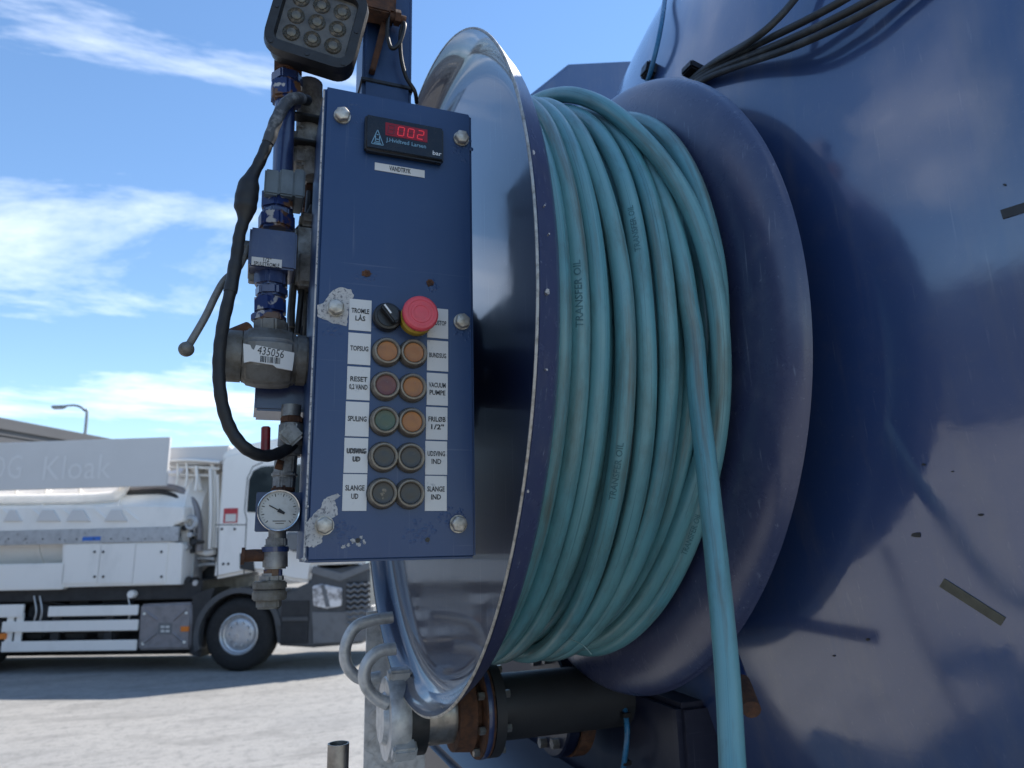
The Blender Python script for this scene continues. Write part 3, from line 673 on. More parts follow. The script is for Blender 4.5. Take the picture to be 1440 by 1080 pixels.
for (u, v) in ((-.045, .048), (.045, .048), (-.045, -.048), (.045, -.048), (0, .05), (0, -.05), (.05, 0), (-.05, 0)):
    MB().lathe(lp(u, v, .0095), lout, [(.0028, 0), (.0028, .0014), (1e-4, .0014)], 12).build('screw', M['black_plastic'], lamp)
# rusty bracket between lamp and post
r0 = at(520, 5, Y=.87); r1 = at(548, 18, Y=.87)
b = MB(); b.box(at(528, 4, Y=.868) + V((0, .005, .03)), (.055, .035, .10)); b.build('bracket', M['rust'], lamp, .003)
b = MB(); b.box((lp(.03, .035, -.04) + at(528, -8, Y=.868)) / 2, (.075, .03, .012)); b.build('bracket_arm', M['rust'], lamp, .002)
p0 = at(549, 3, Y=.86); p1 = at(524, 98, Y=.872)
b = MB(); t = (p1 - p0).normalized(); n2 = t.cross(V((0, -1, 0))).normalized()
b.prism([p0 + n2 * .005, p0 - n2 * .005, p1 - n2 * .004, p1 + n2 * .004], (0, .012, 0)); b.build('stay', M['rust'], lamp, .001)
c = at(553, 15, Y=.853); b = MB(); b.cyl(c + V((-.012, .012, 0)), c + V((.020, .012, -.002)), .0065, 12); b.cyl(c + V((.004, .012, 0)), c + V((.012, .012, 0)), .011, 6); b.build('pivot_bolt', M['rust'], lamp)
lc = smooth([at(546, 20, Y=.858), at(545, 50, Y=.856), at(551, 68, Y=.855), at(562, 60, Y=.855), at(569, 38, Y=.855), at(567, 33, Y=.86), at(563, 50, Y=.865), at(564, 80, Y=.868), at(571, 108, Y=.872), at(583, 128, Y=.872), at(586, 145, Y=.885)], 8)
tag(MB().tube(lc, .0028, 10).build('lamp_cable', M['cable_black']), 'thin black cable curling down the blue post from the work light', 'cable')

# ---------------------------------------------------------------- pipe run with valves left of the box
PIPE_Y = .87
run = thing('valve_pipe', 'vertical blue water pipe with rusty fittings and valves beside the control box', 'valve pipe')
def seg_(name, cx, y0, y1, wpx, mat, sides=28, Y=PIPE_Y, parent=None, bev=0, cx1=None, rot=.2):
    p0 = at(cx, y0, Y=Y); p1 = at(cx if cx1 is None else cx1, y1, Y=Y); r = wpx / 2 * dep((p0 + p1) / 2) / 1000
    b = MB(); b.cyl(p0, p1, r * (1.06 if sides == 6 else 1), sides, u=V((math.cos(rot), math.sin(rot), 0)))
    return b.build(name, M[mat], parent or run, bev, 2)
seg_('riser', 405, 78, 110, 27, 'rust', cx1=403)
seg_('nut', 405, 86, 108, 40, 'rust', 6, bev=.002, rot=.5)
seg_('nut', 404, 107, 121, 42, 'pipe_paint', 6, bev=.002, rot=.1)
seg_('nut', 403, 119, 146, 44, 'chipped_metal', 6, bev=.003, rot=.6)
seg_('pipe', 401, 140, 300, 28, 'pipe_paint', cx1=396)
# grey plastic pipe clamp made of three slices
for k, (xa, xb) in enumerate(((373, 393), (394, 414), (415, 429))):
    a = at(xa, 236, Y=.845); c = at(xb, 274 + k * 2, Y=.845)
    MB().lo_hi((a.x, .845, c.z), (c.x - .0006, .895, a.z)).build('pipe_clamp', M['grey_plastic'], run, .002)
seg_('nut', 391, 271, 299, 45, 'chipped_metal', 6, bev=.003, rot=.4, cx1=390)
seg_('nut', 391, 297, 308, 42, 'pipe_paint', 6, bev=.002, rot=.1)
seg_('nut', 389, 303, 326, 50, 'chipped_metal', 6, bev=.003, rot=.7)
a = at(352, 318, Y=.845); c = at(416, 380, Y=.845)
vb = MB().lo_hi((a.x, .845, c.z), (c.x, .90, a.z)).build('ball_valve', M['pipe_paint'], run, .0025)
a = at(354, 361, Y=.845); c = at(396, 377, Y=.845); cc = (a + c) / 2
b = MB(); b.box((cc.x, .8446, cc.z), (c.x - a.x, .0009, abs(c.z - a.z))); lb = b.build('label_plate', M['label_white'], vb)
text('1/2"', cc + V((0, -.0006, .0028)), XD, zz, .0072, M['ink'], lb, width=.009, bold=.02); text('SPULETROMLE', cc + V((0, -.0006, -.0032)), XD, zz, .0070, M['ink'], lb, width=.029, bold=.02)
# lever of the ball valve, with ball end
lev = smooth([at(352, 345, Y=.86), at(343, 362, Y=.855), at(334, 378, Y=.85), at(316, 394, Y=.845), at(303, 416, Y=.842), at(288, 447, Y=.84), at(264, 488, Y=.838)], 6)
lv = MB().tube(lev, .0042, 10).build('lever', M['valve_grey'], run)
c = at(262, 491, Y=.838); MB().lathe(c - V((0, 0, .0085)), (0, 0, 1), [(max(1e-4, .0085 * math.sin(a)), .0085 - .0085 * math.cos(a)) for a in [math.pi * k / 10 for k in range(11)]], 18).build('lever_ball', M['valve_grey'], lv)
c = at(350, 352, Y=.868); MB().cyl(c - V((.016, 0, 0)), c + V((.01, 0, 0)), .012, 6).build('spindle_nut', M['valve_grey'], run, .001)
MB().lo_hi(at(350, 376, Y=.872) , at(362, 396, Y=.872) + V((0, .012, 0))).build('stop_tab', M['galvanised'], run, .001)
seg_('nut', 381, 379, 406, 46, 'pipe_paint', 6, bev=.003, rot=.3)
seg_('nut', 382, 404, 420, 44, 'pipe_paint', 6, bev=.003, rot=.8)
seg_('nut', 380, 418, 445, 46, 'chipped_metal', 6, bev=.004, rot=.5)
seg_('nut', 378, 443, 455, 47, 'chipped_metal', 6, bev=.002, rot=.1)
seg_('neck', 381, 452, 475, 48, 'valve_grey', 8, bev=.002)
# grey ball valve body with inventory label
vc = at(378, 504, Y=.862); vr = .040
a = at(341, 467, Y=.835); c = at(418, 547, Y=.835)
b = MB(); hx = (c.x - a.x) / 2
b.lathe(vc - V((hx, 0, 0)), (1, 0, 0), [(1e-4, 0), (.026, 0), (.034, .004), (.037, .018), (.0375, hx), (.037, 2 * hx - .018), (.034, 2 * hx - .004), (.028, 2 * hx), (1e-4, 2 * hx)], 8, u=V((0, math.cos(.39), math.sin(.39))))
gv = b.build('grey_valve', M['valve_grey'], run, .004, 3)
MB().cyl(vc - V((hx + .017, 0, 0)), vc - V((hx - .003, 0, 0)), .031, 10).build('end_plug', M['valve_grey'], gv, .002)
MB().cyl(vc - V((hx + .012, 0, -.02)), vc - V((hx - .01, -.005, -.034)), .012, 12).build('drain_plug', M['rust'], gv, .001)
MB().cyl(vc + V((hx - .002, 0, 0)), vc + V((hx + .012, 0, 0)), .031, 10).build('end_plug', M['valve_grey'], gv, .002)
MB().cyl(vc + V((hx + .010, .01, 0)), vc + V((hx + .05, .01, 0)), .020, 20).build('side_pipe', M['rust'], gv)
fy = vc.y - .0375 * math.cos(rad(22.5)) - .0003
fy = vc.y - .0352
q = [at(342, 483, Y=fy), at(352, 485, Y=fy), at(354, 490, Y=fy), at(357, 492, Y=fy), at(360, 485, Y=fy), at(414, 496, Y=fy), at(413, 507, Y=fy), at(411, 521, Y=fy), at(389, 517, Y=fy), at(384, 513, Y=fy), at(352, 508, Y=fy), at(343, 510, Y=fy)]
lb = MB().prism(q, (0, .003, 0)).build('inventory_label', M['label_white'], gv)
text('435056', at(381, 496, Y=fy), (1, 0, -.12), (.12, 0, 1), .0135, M['ink'], lb, width=.029)
b = MB(); rb = random.Random(5); u = 0
while u < 27:
    w_ = rb.choice((.5, .8, 1.2)); p = at(367 + u, 501 + u * .12, Y=fy); b.box(p + V((0, -.0002, -.003)), (w_ * .0009, .0004, .0072)); u += w_ + rb.choice((.6, .9, 1.4))
b.build('bar_marks', M['ink'], lb)
# blue bracket, lower column, gauge, tap and bottom union
a = at(360, 530, Y=.89); c = at(438, 580, Y=.89); MB().lo_hi((a.x, .89, c.z), (c.x + .02, .96, a.z)).build('bracket', M['pipe_paint'], run, .003)
seg_('lower_pipe', 410, 570, 700, 27, 'galvanised', cx1=400, Y=.89)
sv = seg_('small_valve', 411, 596, 630, 38, 'galvanised', 8, bev=.002, cx1=409, Y=.885)
seg_('small_valve_nut', 402, 640, 690, 30, 'galvanised', 6, bev=.002, cx1=398, Y=.885)
a = at(367.5, 598, Y=.865); c = at(379, 646, Y=.865); MB().tube([at(374, 600, Y=.865), at(373, 648, Y=.865)], .0052, 12).build('red_handle', M['handle_red'], run, .001)
b = MB(); b.tube([at(373, 645, Y=.868), at(392, 636, Y=.878), at(405, 625, Y=.885)], .004, 8); b.build('handle_shank', M['galvanised'], run)
MB().lo_hi(at(418, 595, Y=.89), at(428, 640, Y=.89) + V((0, .03, 0))).build('valve_actuator', M['black_plastic'], run, .003)
seg_('nut', 411, 586, 597, 32, 'rust', 6, bev=.002, Y=.885); seg_('nut', 407, 628, 642, 34, 'galvanised', 6, bev=.002, Y=.885, rot=.6); seg_('nut', 400, 664, 672, 36, 'galvanised', 6, bev=.002, Y=.885); seg_('nut', 398, 684, 693, 34, 'rust', 6, bev=.002, Y=.885, rot=.5)
MB().box(at(409, 612, Y=.866), (.022, .012, .022), Matrix.Rotation(.78, 3, 'Y')).build('valve_bonnet', M['galvanised'], run, .003)
MB().cyl(at(388, 652, Y=.875), at(398, 655, Y=.875), .006, 8).build('side_plug', M['rust'], run)
# gauge
gz = at(392, 718, Y=.845); grun = thing('pressure_gauge', 'round white pressure gauge on a small blue plate below the valves', 'pressure gauge')
a = at(361, 692, Y=.868); c = at(430, 747, Y=.868); MB().lo_hi((a.x, .868, c.z), (c.x + .012, .874, a.z)).build('backing_plate', M['box_paint'], grun, .001)
gr = 29 * dep(gz) / 1000
MB().lathe(gz, OUT, [(1e-4, -.028), (gr * .93, -.028), (gr * .97, -.004), (gr, -.002), (gr, .004), (gr * .97, .0055), (gr * .92, .005), (gr * .90, .0015), (1e-4, .0015)], 56).build('case', M['chrome_case'], grun)
dl = MB().lathe(gz, OUT, [(gr * .905, .0014), (gr * .905, .0022), (1e-4, .0022)], 48).build('dial', M['dial_white'], grun)
b = MB()
for k in range(28):
    a = rad(225 - 270 * k / 27); big = k % 3 == 0; r0, r1 = gr * (.68 if big else .75), gr * .82; d_ = V((math.cos(a), 0, math.sin(a))); n2 = V((-d_.z, 0, d_.x)) * (.00045 if big else .00022)
    P = gz + OUT * .0023; b.prism([P + d_ * r0 + n2, P + d_ * r0 - n2, P + d_ * r1 - n2, P + d_ * r1 + n2], OUT * .0002)
b.build('tick_marks', M['ink'], dl)
d_ = V((math.cos(rad(-28)), 0, math.sin(rad(-28)))); n2 = V((-d_.z, 0, d_.x)); P = gz + OUT * .003
MB().prism([P - d_ * .012 + n2 * .0006, P - d_ * .012 - n2 * .0006, P + d_ * .004 - n2 * .0006, P + d_ * .004 + n2 * .0006], OUT * .0004).build('needle', M['ink'], dl)
MB().prism([P - d_ * .001 + n2 * .0022, P - d_ * .001 - n2 * .0022, P + d_ * .007 - n2 * .0012, P + d_ * .007 + n2 * .0012], OUT * .0005).build('needle_hub', M['truck_dark'], dl)
b = MB(); b.lo_hi(gz + V((-.006, -.0026, -.012)), gz + V((.008, -.0028, -.0112))); b.lo_hi(gz + V((-.003, -.0026, -.0145)), gz + V((.006, -.0028, -.0139))); b.build('dial_print', M['ink'], dl)
seg_('nipple', 390, 744, 760, 24, 'galvanised', Y=.868); seg_('nut', 389, 755, 770, 30, 'galvanised', 6, bev=.002, Y=.868)
tp = seg_('drain_valve', 387, 766, 800, 34, 'galvanised', 20, Y=.868, bev=.002); seg_('collar', 387, 769, 776, 37, 'pipe_paint', 20, Y=.868)
b = MB(); b.tube([at(372, 781, Y=.868), at(356, 781, Y=.866), at(342, 782, Y=.864)], .0068, 12); b.build('tap_stem', M['rust'], run)
MB().cyl(at(339, 782, Y=.864), at(344, 782, Y=.864), .0095, 14).build('tap_cap', M['rust'], run)
seg_('union', 384, 798, 818, 26, 'chipped_metal', 6, Y=.868, bev=.002); seg_('reducer', 382, 806, 820, 34, 'galvanised', 6, Y=.868, bev=.003)
seg_('union_disc', 379.5, 817, 829, 46, 'valve_grey', 36, Y=.868, bev=.0015); seg_('union_disc', 379, 830, 844, 47, 'valve_grey', 36, Y=.868, bev=.0015); seg_('seal', 379, 828, 831, 43, 'black_rubber', 30, Y=.868)
seg_('bottom_nut', 378, 842, 856, 35, 'valve_grey', 6, Y=.868, bev=.002)

# dirty cast valve block between pipe and box
blk = thing('valve_block', 'dirty grey cast valve block with black hoses behind the control box edge', 'valve block')
rb = random.Random(11)
def lump(x0, y0, x1, y1, Y, d, mat='cast_dirty', bev=.005, name='casting'):
    a = at(x0, y0, Y=Y); c = at(x1, y1, Y=Y); return MB().lo_hi((a.x, Y, c.z), (c.x, Y + d, a.z)).build(name, M[mat], blk, bev, 3)
lump(424, 128, 470, 200, .89, .07); lump(418, 172, 470, 190, .885, .02, bev=.003); lump(414, 176, 436, 232, .882, .05); lump(430, 205, 475, 255, .90, .06); lump(420, 200, 448, 240, .884, .03); lump(428, 255, 475, 300, .91, .05, 'rust', .003, 'pipe_stub')
lump(416, 316, 465, 372, .885, .05, 'galvanised', .004); lump(418, 350, 446, 402, .880, .04, 'cast_dirty'); lump(422, 296, 450, 318, .885, .03, 'cast_dirty'); lump(425, 385, 470, 580, .91, .05, 'cast_dirty', .004)
b = MB(); b.cyl(at(436, 118, Y=.90), at(434, 205, Y=.90), .017, 18); b.cyl(at(432, 190, Y=.892), at(440, 250, Y=.892), .0125, 14); b.build('solenoid', M['cast_dirty'], blk)
for y in (161, 197): MB().lo_hi(at(411, y - 3, Y=.868), at(462, y + 3, Y=.868) + V((0, .02, 0))).build('cable_tie', M['black_plastic'], blk, .001)
for i, pts in enumerate(([(428, 300), (420, 345), (424, 400), (418, 470)], [(440, 290), (425, 330), (412, 410), (410, 460)], [(436, 270), (432, 330), (436, 420), (428, 520)], [(446, 280), (428, 312), (420, 322), (408, 336)], [(432, 380), (436, 430), (424, 480), (422, 560)], [(414, 380), (411, 420), (409, 450), (412, 480)])):
    MB().tube(smooth([at(x, y, Y=.900 + .004 * i) for x, y in pts], 8), .0038 + .0006 * (i % 3), 10).build('small_hose', M['cable_dusty' if i % 2 else 'cable_black'], blk)

# thick black cable looping down beside the pipes
cpts = [(432, 141), (416, 138), (402, 146), (389, 168), (378, 198), (365, 228), (352, 254), (346, 283), (344, 305), (337, 330), (333, 358), (325, 405), (315, 450), (309, 490), (308, 530), (313, 570), (325, 605), (345, 630), (370, 641), (395, 636), (415, 622), (436, 596), (450, 575)]
cy = [.865, .84, .832] + [.825] * 15 + [.84, .86, .88, .91, .95]
cp_ = smooth([at(x, y, Y=cy[i]) for i, (x, y) in enumerate(cpts)], 8)
r_ = []
for i, p in enumerate(cp_):
    t = i / 8; k = .0068
    if 5.3 < t < 8.6: k = .0068 + .0062 * math.exp(-((t - 6.9) / 1.0) ** 4)
    r_.append(k + .0003 * math.sin(i * 1.3))
cable = MB().tube(cp_, r_, 18).build('control_cable', M['cable_black'])
tag(cable, 'thick black cable with taped bulge looping down beside the pipes', 'cable')
MB().tube(cp_[4:34], [k + .0007 for k in r_[4:34]], 18).build('grey_sleeve', M['cable_sleeve'], cable)
MB().tube(cp_[82:90], [k + .0006 for k in r_[82:90]], 18).build('shrink_sleeve', M['black_rubber'], cable)

# ---------------------------------------------------------------- cables on the tank
def drape(pix, off, r, name, mat, n=8):
    pts = [on_tank(x, y, o)[0] for (x, y), o in zip(pix, off)]
    return MB().tube(smooth(pts, n), r, 10).build(name, M[mat])
lines = [[(955, 128), (978, 107), (1010, 84), (1060, 55), (1095, 25), (1125, -10), (1190, -90), (1300, -200), (1450, -330)], [(958, 128), (982, 108), (1020, 84), (1080, 55), (1150, 20), (1205, -12), (1270, -62), (1360, -160), (1500, -290)], [(962, 130), (986, 110), (1030, 88), (1100, 60), (1170, 28), (1240, -10), (1300, -52), (1390, -140), (1520, -260)], [(966, 132), (990, 112), (1040, 92), (1110, 68), (1190, 32), (1262, -8), (1330, -48), (1420, -120), (1540, -230)]]
nm = ['black cable on the tank dome, uppermost of four and bowed away from the others', 'black cable on the tank dome, second from the top of four', 'black cable on the tank dome, third from the top of four', 'black cable on the tank dome, lowest of four']
for i, l_ in enumerate(lines):
    tag(drape(l_, [.0, .012, .02, .035, .03, .02, .012, .008, .004] if i != 0 else [.0, .012, .025, .05, .04, .02, .012, .008, .004], .0054, 'tank_cable', 'cable_dusty'), nm[i], 'cable', 'black cables on the tank dome')
p, n_ = on_tank(984, 104)
clip = MB().box(p + n_ * .012, (.035, .03, .016), n_.to_track_quat('X', 'Z').to_matrix()).build('cable_clip', M['black_plastic'], None, .003); tag(clip, 'small black clip holding the black cables against the tank', 'clip')
l_ = [(906, 128), (914, 104), (924, 65), (931, 28), (936, -12), (940, -60), (960, -140), (1000, -240)]
tag(drape(l_, [.0, .012, .02, .02, .015, .01, .006, .004], .0050, 'air_tube', 'air_tube'), 'blue plastic air tube running up the tank dome', 'tube')
p, n_ = on_tank(919, 103); clip = MB().box(p + n_ * .010, (.026, .03, .03), n_.to_track_quat('X', 'Z').to_matrix()).build('cable_clip', M['black_plastic'], None, .004); tag(clip, 'small black clip holding the blue tube against the tank', 'clip')
tb = smooth([at(868, 965, X=.70), at(878, 995, X=.68), at(882, 1030, X=.67), at(878, 1070, X=.67), at(872, 1110, X=.69), at(868, 1160, X=.79)], 8)
tb = MB().tube(tb, .0050, 10).build('air_tube', M['air_tube']); tag(tb, 'blue plastic air tube hanging below the reel under the tank', 'tube')
for yy in (1005, 1072): MB().box(at(880, yy, X=.675), (.016, .016, .008)).build('cable_tie', M['black_plastic'], tb, .001)

# ---------------------------------------------------------------- suction coupling below the reel
cpl = thing('pipe_coupling', 'aluminium quick coupling cap with loop handles on a rusty pipe below the reel', 'pipe coupling')
kc = at(544, 1010, Y=1.30); Yk = kc.y
kr = .068
MB().lathe(kc, (1, 0, 0), [(1e-4, -.012), (kr * .55, -.012), (kr * .62, -.004), (kr * .95, -.004), (kr, .002), (kr, .022), (kr * .93, .030), (kr * .7, .030)], 48).build('cap', M['aluminium'], cpl)
for k, a in enumerate((80, 200, 325)):
    d_ = V((0, -math.cos(rad(a)), math.sin(rad(a)))); c = kc + V((.018, 0, 0)) + d_ * kr
    MB().box(c, (.04, .026, .026), Matrix.Rotation(rad(-a), 3, 'X')).build('lug', M['aluminium'], cpl, .004)
MB().cyl(kc + V((.02, 0, 0)), kc + V((.13, 0, 0)), .050, 40).build('pipe', M['steel_pipe'], cpl)
MB().lathe(kc + V((.03, 0, 0)), (1, 0, 0), [(.05, 0), (.062, 0), (.062, .03), (.05, .03)], 40).build('socket_ring', M['black_rubber'], cpl)
fl = MB().lathe(kc + V((.112, 0, 0)), (1, 0, 0), [(.04, 0), (.064, 0), (.067, .03), (.056, .034), (.056, .04), (.080, .042), (.080, .058), (.04, .058)], 48).build('rusty_flange', M['rust'], cpl)
MB().lathe(kc + V((.156, 0, 0)), (1, 0, 0), [(.0805, .001), (.0812, .003), (.0812, .008), (.0805, .010)], 48).build('painted_band', M['pipe_paint'], fl)
MB().lathe(kc + V((.172, 0, 0)), (1, 0, 0), [(.04, 0), (.080, 0), (.080, .018), (.056, .02), (.056, .32)], 48).build('flange_pipe', M['truck_dark'], cpl)
for k in range(8):
    a = k * math.pi / 4 + .3; c = kc + V((.145, .070 * math.cos(a), .070 * math.sin(a))); MB().cyl(c - V((.002, 0, 0)), c + V((.055, 0, 0)), .007, 6).build('flange_bolt', M['steel_pipe'], fl)
def loop_(pix, Y0, Y1): 
    n = len(pix); return smooth([at(x, y, Y=Y0 + (Y1 - Y0) * i / (n - 1)) for i, (x, y) in enumerate(pix)], 8)
MB().tube(loop_([(552, 868), (524, 872), (500, 882), (487, 905), (486, 930), (497, 948), (512, 955), (535, 952)], 1.36, 1.36), .0105, 14).build('loop_handle', M['aluminium'], cpl)
MB().tube(loop_([(556, 912), (534, 916), (518, 930), (512, 950), (517, 968), (530, 982), (545, 990)], 1.27, 1.27), .0105, 14).build('loop_handle', M['aluminium'], cpl)
# second flanged outlet further in
fo = thing('flanged_outlet', 'dark blue bolted pipe flange in the shade under the reel', 'pipe flange')
oc = at(770, 985, X=.60)
MB().lathe(oc, (1, 0, 0), [(1e-4, 0), (.10, 0), (.104, .004), (.104, .024), (.10, .028), (.09, .03), (.09, .034), (.104, .036), (.104, .058), (.06, .06), (.06, .30)], 44).build('flange', M['dark_paint'], fo)
MB().lathe(oc + V((.030, 0, 0)), (1, 0, 0), [(.1, 0), (.106, .001), (.106, .028), (.1, .03)], 44).build('rusty_rim', M['rust'], fo)
for k in range(8):
    a = k * math.pi / 4 + .2; c = oc + V((0, .083 * math.cos(a), .083 * math.sin(a))); MB().cyl(c - V((.014, 0, 0)), c + V((.005, 0, 0)), .010, 6).build('flange_bolt', M['galvanised'], fo)
# tread plate step beyond the coupling
Yt = 1.62; tpn = thing('tread_plate', 'upright aluminium tread plate behind the pipe coupling', 'tread plate')
a = at(516, 860, Y=Yt); c = at(512, 1085, Y=Yt)
MB().prism([V((a.x, Yt, a.z)), V((c.x, Yt, c.z - .9)), V((c.x + .13, Yt, c.z - .9)), V((a.x + .13, Yt, a.z))], (0, .006, 0)).build('sheet', M['alu_plate'], tpn, .001)
b = MB()
for i in range(4):
    for j in range(34):
        cx, cz2 = a.x + .015 + i * .0275 + (j % 2) * .0, a.z - .012 - j * .0275
        s = 1 if (i + j) % 2 else -1; d_ = V((.7 * s, 0, .7)); n2 = V((-.7, 0, .7 * s)) * .0035; P = V((cx, Yt, cz2))
        b.prism([P - d_ * .014, P + n2, P + d_ * .014, P - n2], (0, -.0018, 0))
b.build('raised_lozenges', M['alu_plate'], tpn, kind='stuff')
MB().lo_hi((a.x + .05, Yt + .006, 0.8), (.9, Yt + .05, .92)).build('support_beam', M['dark_paint'], tpn)
# open steel pipe end in the foreground
q = at(476, 1045, Y=.93); b = MB(); b.lathe((q.x, q.y, .0), (0, 0, 1), [(.0125, 0), (.0125, q.z), (.0106, q.z), (.0106, q.z - .2)], 28)
tag(b.build('steel_pipe', M['steel_pipe']), 'open upright steel pipe end below the control box', 'pipe')

# ---------------------------------------------------------------- white tank truck across the yard
W0 = at(335, 945, Z=0); TROT = rad(-20.7 - 4)
tdir = V((math.cos(TROT), math.sin(TROT), 0)); wdir = V((-math.sin(TROT), math.cos(TROT), 0))
truck = thing('tank_truck', 'white suction tank truck parked across the yard', 'truck', loc=W0, rz=TROT)
def tl(px, py, dy=0):
    r = ray(px, py); t = (dy - (CO - W0).dot(wdir)) / r.dot(wdir); p = CO + r * t - W0
    return V((p.dot(tdir), dy, p.z))
def tbox(name, x0, y0, x1, y1, dy, d, mat, bev=.01, parent=None):
    a = tl(x0, y0, dy); c = tl(x1, y1, dy)
    return MB().lo_hi((a.x, dy, c.z), (c.x, dy + d, a.z)).build(name, M[mat], parent or truck, bev, 2)
def tpoly(name, pix, dy, d, mat, bev=.0, parent=None, seg=3):
    return MB().prism([tl(x, y, dy) for x, y in pix], (0, d, 0)).build(name, M[mat], parent or truck, bev, seg)
def ttube(name, pix, dy, r, mat, parent=None):
    return MB().tube(smooth([tl(x, y, dy) for x, y in pix], 8), r, 12).build(name, M[mat], parent or truck)
# wheels
wc = tl(335, 892, 0); wr = wc.z
def wheel(c):
    t_ = MB().lathe(c, (0, 1, 0), [(.29, .02), (.33, .0), (.46, .0), (wr - .03, .03), (wr, .07), (wr, .27), (wr - .03, .31), (.3, .32)], 56).build('wheel', M['tyre'], truck)
    rm = MB().lathe(c, (0, 1, 0), [(.30, .03), (.30, .005), (.285, .0), (.275, .01), (.262, .05), (.235, .06), (.225, .045), (.20, .035), (.10, .028), (1e-4, .026)], 48).build('rim', M['rim_alu'], t_)
    for k in range(10):
        a = k * math.pi / 5; q = c + V((.165 * math.cos(a), .033, .165 * math.sin(a))); MB().cyl(q, q - V((0, .035, 0)), .022, 10, .017).build('wheel_nut', M['rim_alu'], t_)
    return t_
wheel(wc)
for u in (-4.3, -5.65): wheel(V((u, 0, wc.z)))
# chassis, with a low dark block added to keep lit ground from showing
b = MB()
for y_ in (.75, 1.55): b.lo_hi((-7.2, y_, .78), (1.6, y_ + .12, 1.08))
b.lo_hi((-6.5, .3, .55), (-.9, 2.1, .8)); b.lo_hi((-.9, .35, .45), (1.5, 2.05, 1.1)); b.lo_hi((-6.5, 1.0, .13), (-1.2, 1.9, .8)); b.build('chassis', M['truck_dark'], truck, .01)
tbox('lower_body', -330, 828, 283, 842, .12, 2.1, 'truck_dark')
# tank
zt = 2.25; b = MB(); b.lathe((-7.3, 1.2, zt), (1, 0, 0), [(1e-4, -.3), (.7, -.2), (1.0, 0), (1.0, 6.1), (1.03, 6.11), (1.03, 6.16), (1.0, 6.17), (.85, 6.35), (1e-4, 6.5)], 72); b.build('tank', M['truck_white'], truck)
for u in (-6.2, -4.9, -3.6, -2.3):
    MB().lathe((u, 1.2, zt), (1, 0, 0), [(1.0, 0), (1.025, .01), (1.025, .05), (1.0, .06)], 64).build('tank_rib', M['truck_white'], truck)
# long board with faint lettering
sg = tbox('sign_board', -330, 634, 233, 683, 0, .06, 'board_grey', .008)
q = tl(8, 659, 0); text('OG', V((q.x, 0, q.z)), (1, 0, 0), zz, .56, M['board_text'], sg, width=.56, off=.004); q = tl(107, 659, 0); text('Kloak', V((q.x, 0, q.z)), (1, 0, 0), zz, .56, M['board_text'], sg, width=1.15, off=.004)
# tray and rail
tpoly('hose_tray', [(-330, 716), (-330, 752), (240, 748), (247, 737), (258, 733), (258, 712), (200, 710)], .0, .55, 'truck_white', .02)
for x in (0, 42, 85, 130, 172): tpoly('tray_brace', [(x, 716), (x + 5, 716), (x + 24, 732), (x + 19, 732)], -.02, .03, 'truck_white', .004)
tbox('rail', -330, 755, 250, 761, -.01, .06, 'rim_alu', .006)
tbox('rail_sticker', 116, 755, 141, 760, -.016, .008, 'sticker_blue', .001)
for x in range(12, 230, 24): MB().cyl(tl(x, 758, -.02), tl(x, 758, -.005), .012, 8).build('rivet', M['truck_dark'], truck)
# cabinet with three doors
cab_ = tpoly('cabinet', [(88, 762), (92, 764), (236, 761), (256, 764), (254, 822), (86, 826)], .02, .6, 'truck_white', .01)
for (xa, xb) in ((92, 138), (141, 187), (190, 232)):
    dr = tbox('cabinet_door', xa, 765, xb, 820, .0, .02, 'truck_white', .006, cab_)
    for y in (776, 811): MB().cyl(tl(xb - 5 if xa != 141 else xa + 4, y, -.012), tl(xb - 5 if xa != 141 else xa + 4, y, .002), .02, 10).build('latch', M['truck_dark'], dr)
tbox('shelf', -330, 801, 88, 829, .0, .6, 'truck_white', .015)
# pipes and hoses round the front of the tank
ttube('suction_pipe', [(-300, 704), (60, 702), (150, 699), (168, 694), (175, 684), (180, 672)], .25, .085, 'truck_white')
ttube('hose_bend', [(180, 688), (230, 685), (258, 692), (274, 710), (280, 740), (280, 775)], .35, .06, 'tank_grey')
ttube('hose_bend', [(180, 693), (225, 692), (250, 700), (264, 718), (269, 745), (270, 778)], .30, .035, 'black_rubber')
for i, pts in enumerate(([(245, 650), (262, 646), (285, 648), (300, 656), (302, 690), (300, 770)], [(240, 660), (258, 655), (275, 662), (282, 690)], [(262, 780), (275, 775), (290, 778), (302, 776)], [(262, 800), (272, 790), (282, 785), (302, 786)], [(268, 812), (276, 806), (282, 795), (303, 793)], [(235, 648), (270, 650), (310, 655)], [(270, 646), (272, 660), (270, 680)], [(288, 650), (292, 680), (290, 770)])):
    ttube('pipe_bend', pts, .35 + .05 * i, .035 if i != 2 else .05, 'truck_white' if i not in (3, 4) else 'rim_alu')
MB().lathe(tl(267, 735, .1), (0, 1, 0), [(.06, 0), (.1, 0), (.12, .03), (.1, .06), (.06, .06)], 24).build('hand_wheel', M['rim_alu'], truck)
tbox('valve_cluster', 252, 726, 266, 745, .15, .3, 'truck_white', .03); tbox('valve_cluster', 254, 762, 268, 822, .3, .4, 'rim_alu', .05)
tpoly('tank_saddle', [(-330, 770), (88, 770), (88, 802), (-330, 802)], .62, .05, 'tank_grey')
tpoly('shadow_sheet', [(-330, 684), (175, 684), (225, 690), (240, 712), (-330, 716)], .45, .03, 'tank_grey')  # grey sheet standing in for the shadowed gap below the sign board
for k, x in enumerate((20, 62, 110)): ttube('tray_stay', [(x, 716), (x + 4, 700), (x + 2, 686)], .3, .025, 'truck_white')
for k, (xa, xb) in enumerate(((40, 60), (95, 120), (140, 165))): tbox('chassis_box', xa, 846, xb, 898, .35, .4, 'truck_plastic', .03)
ttube('air_line', [(-40, 846), (20, 850), (60, 846), (110, 852), (190, 846)], .2, .02, 'black_rubber')
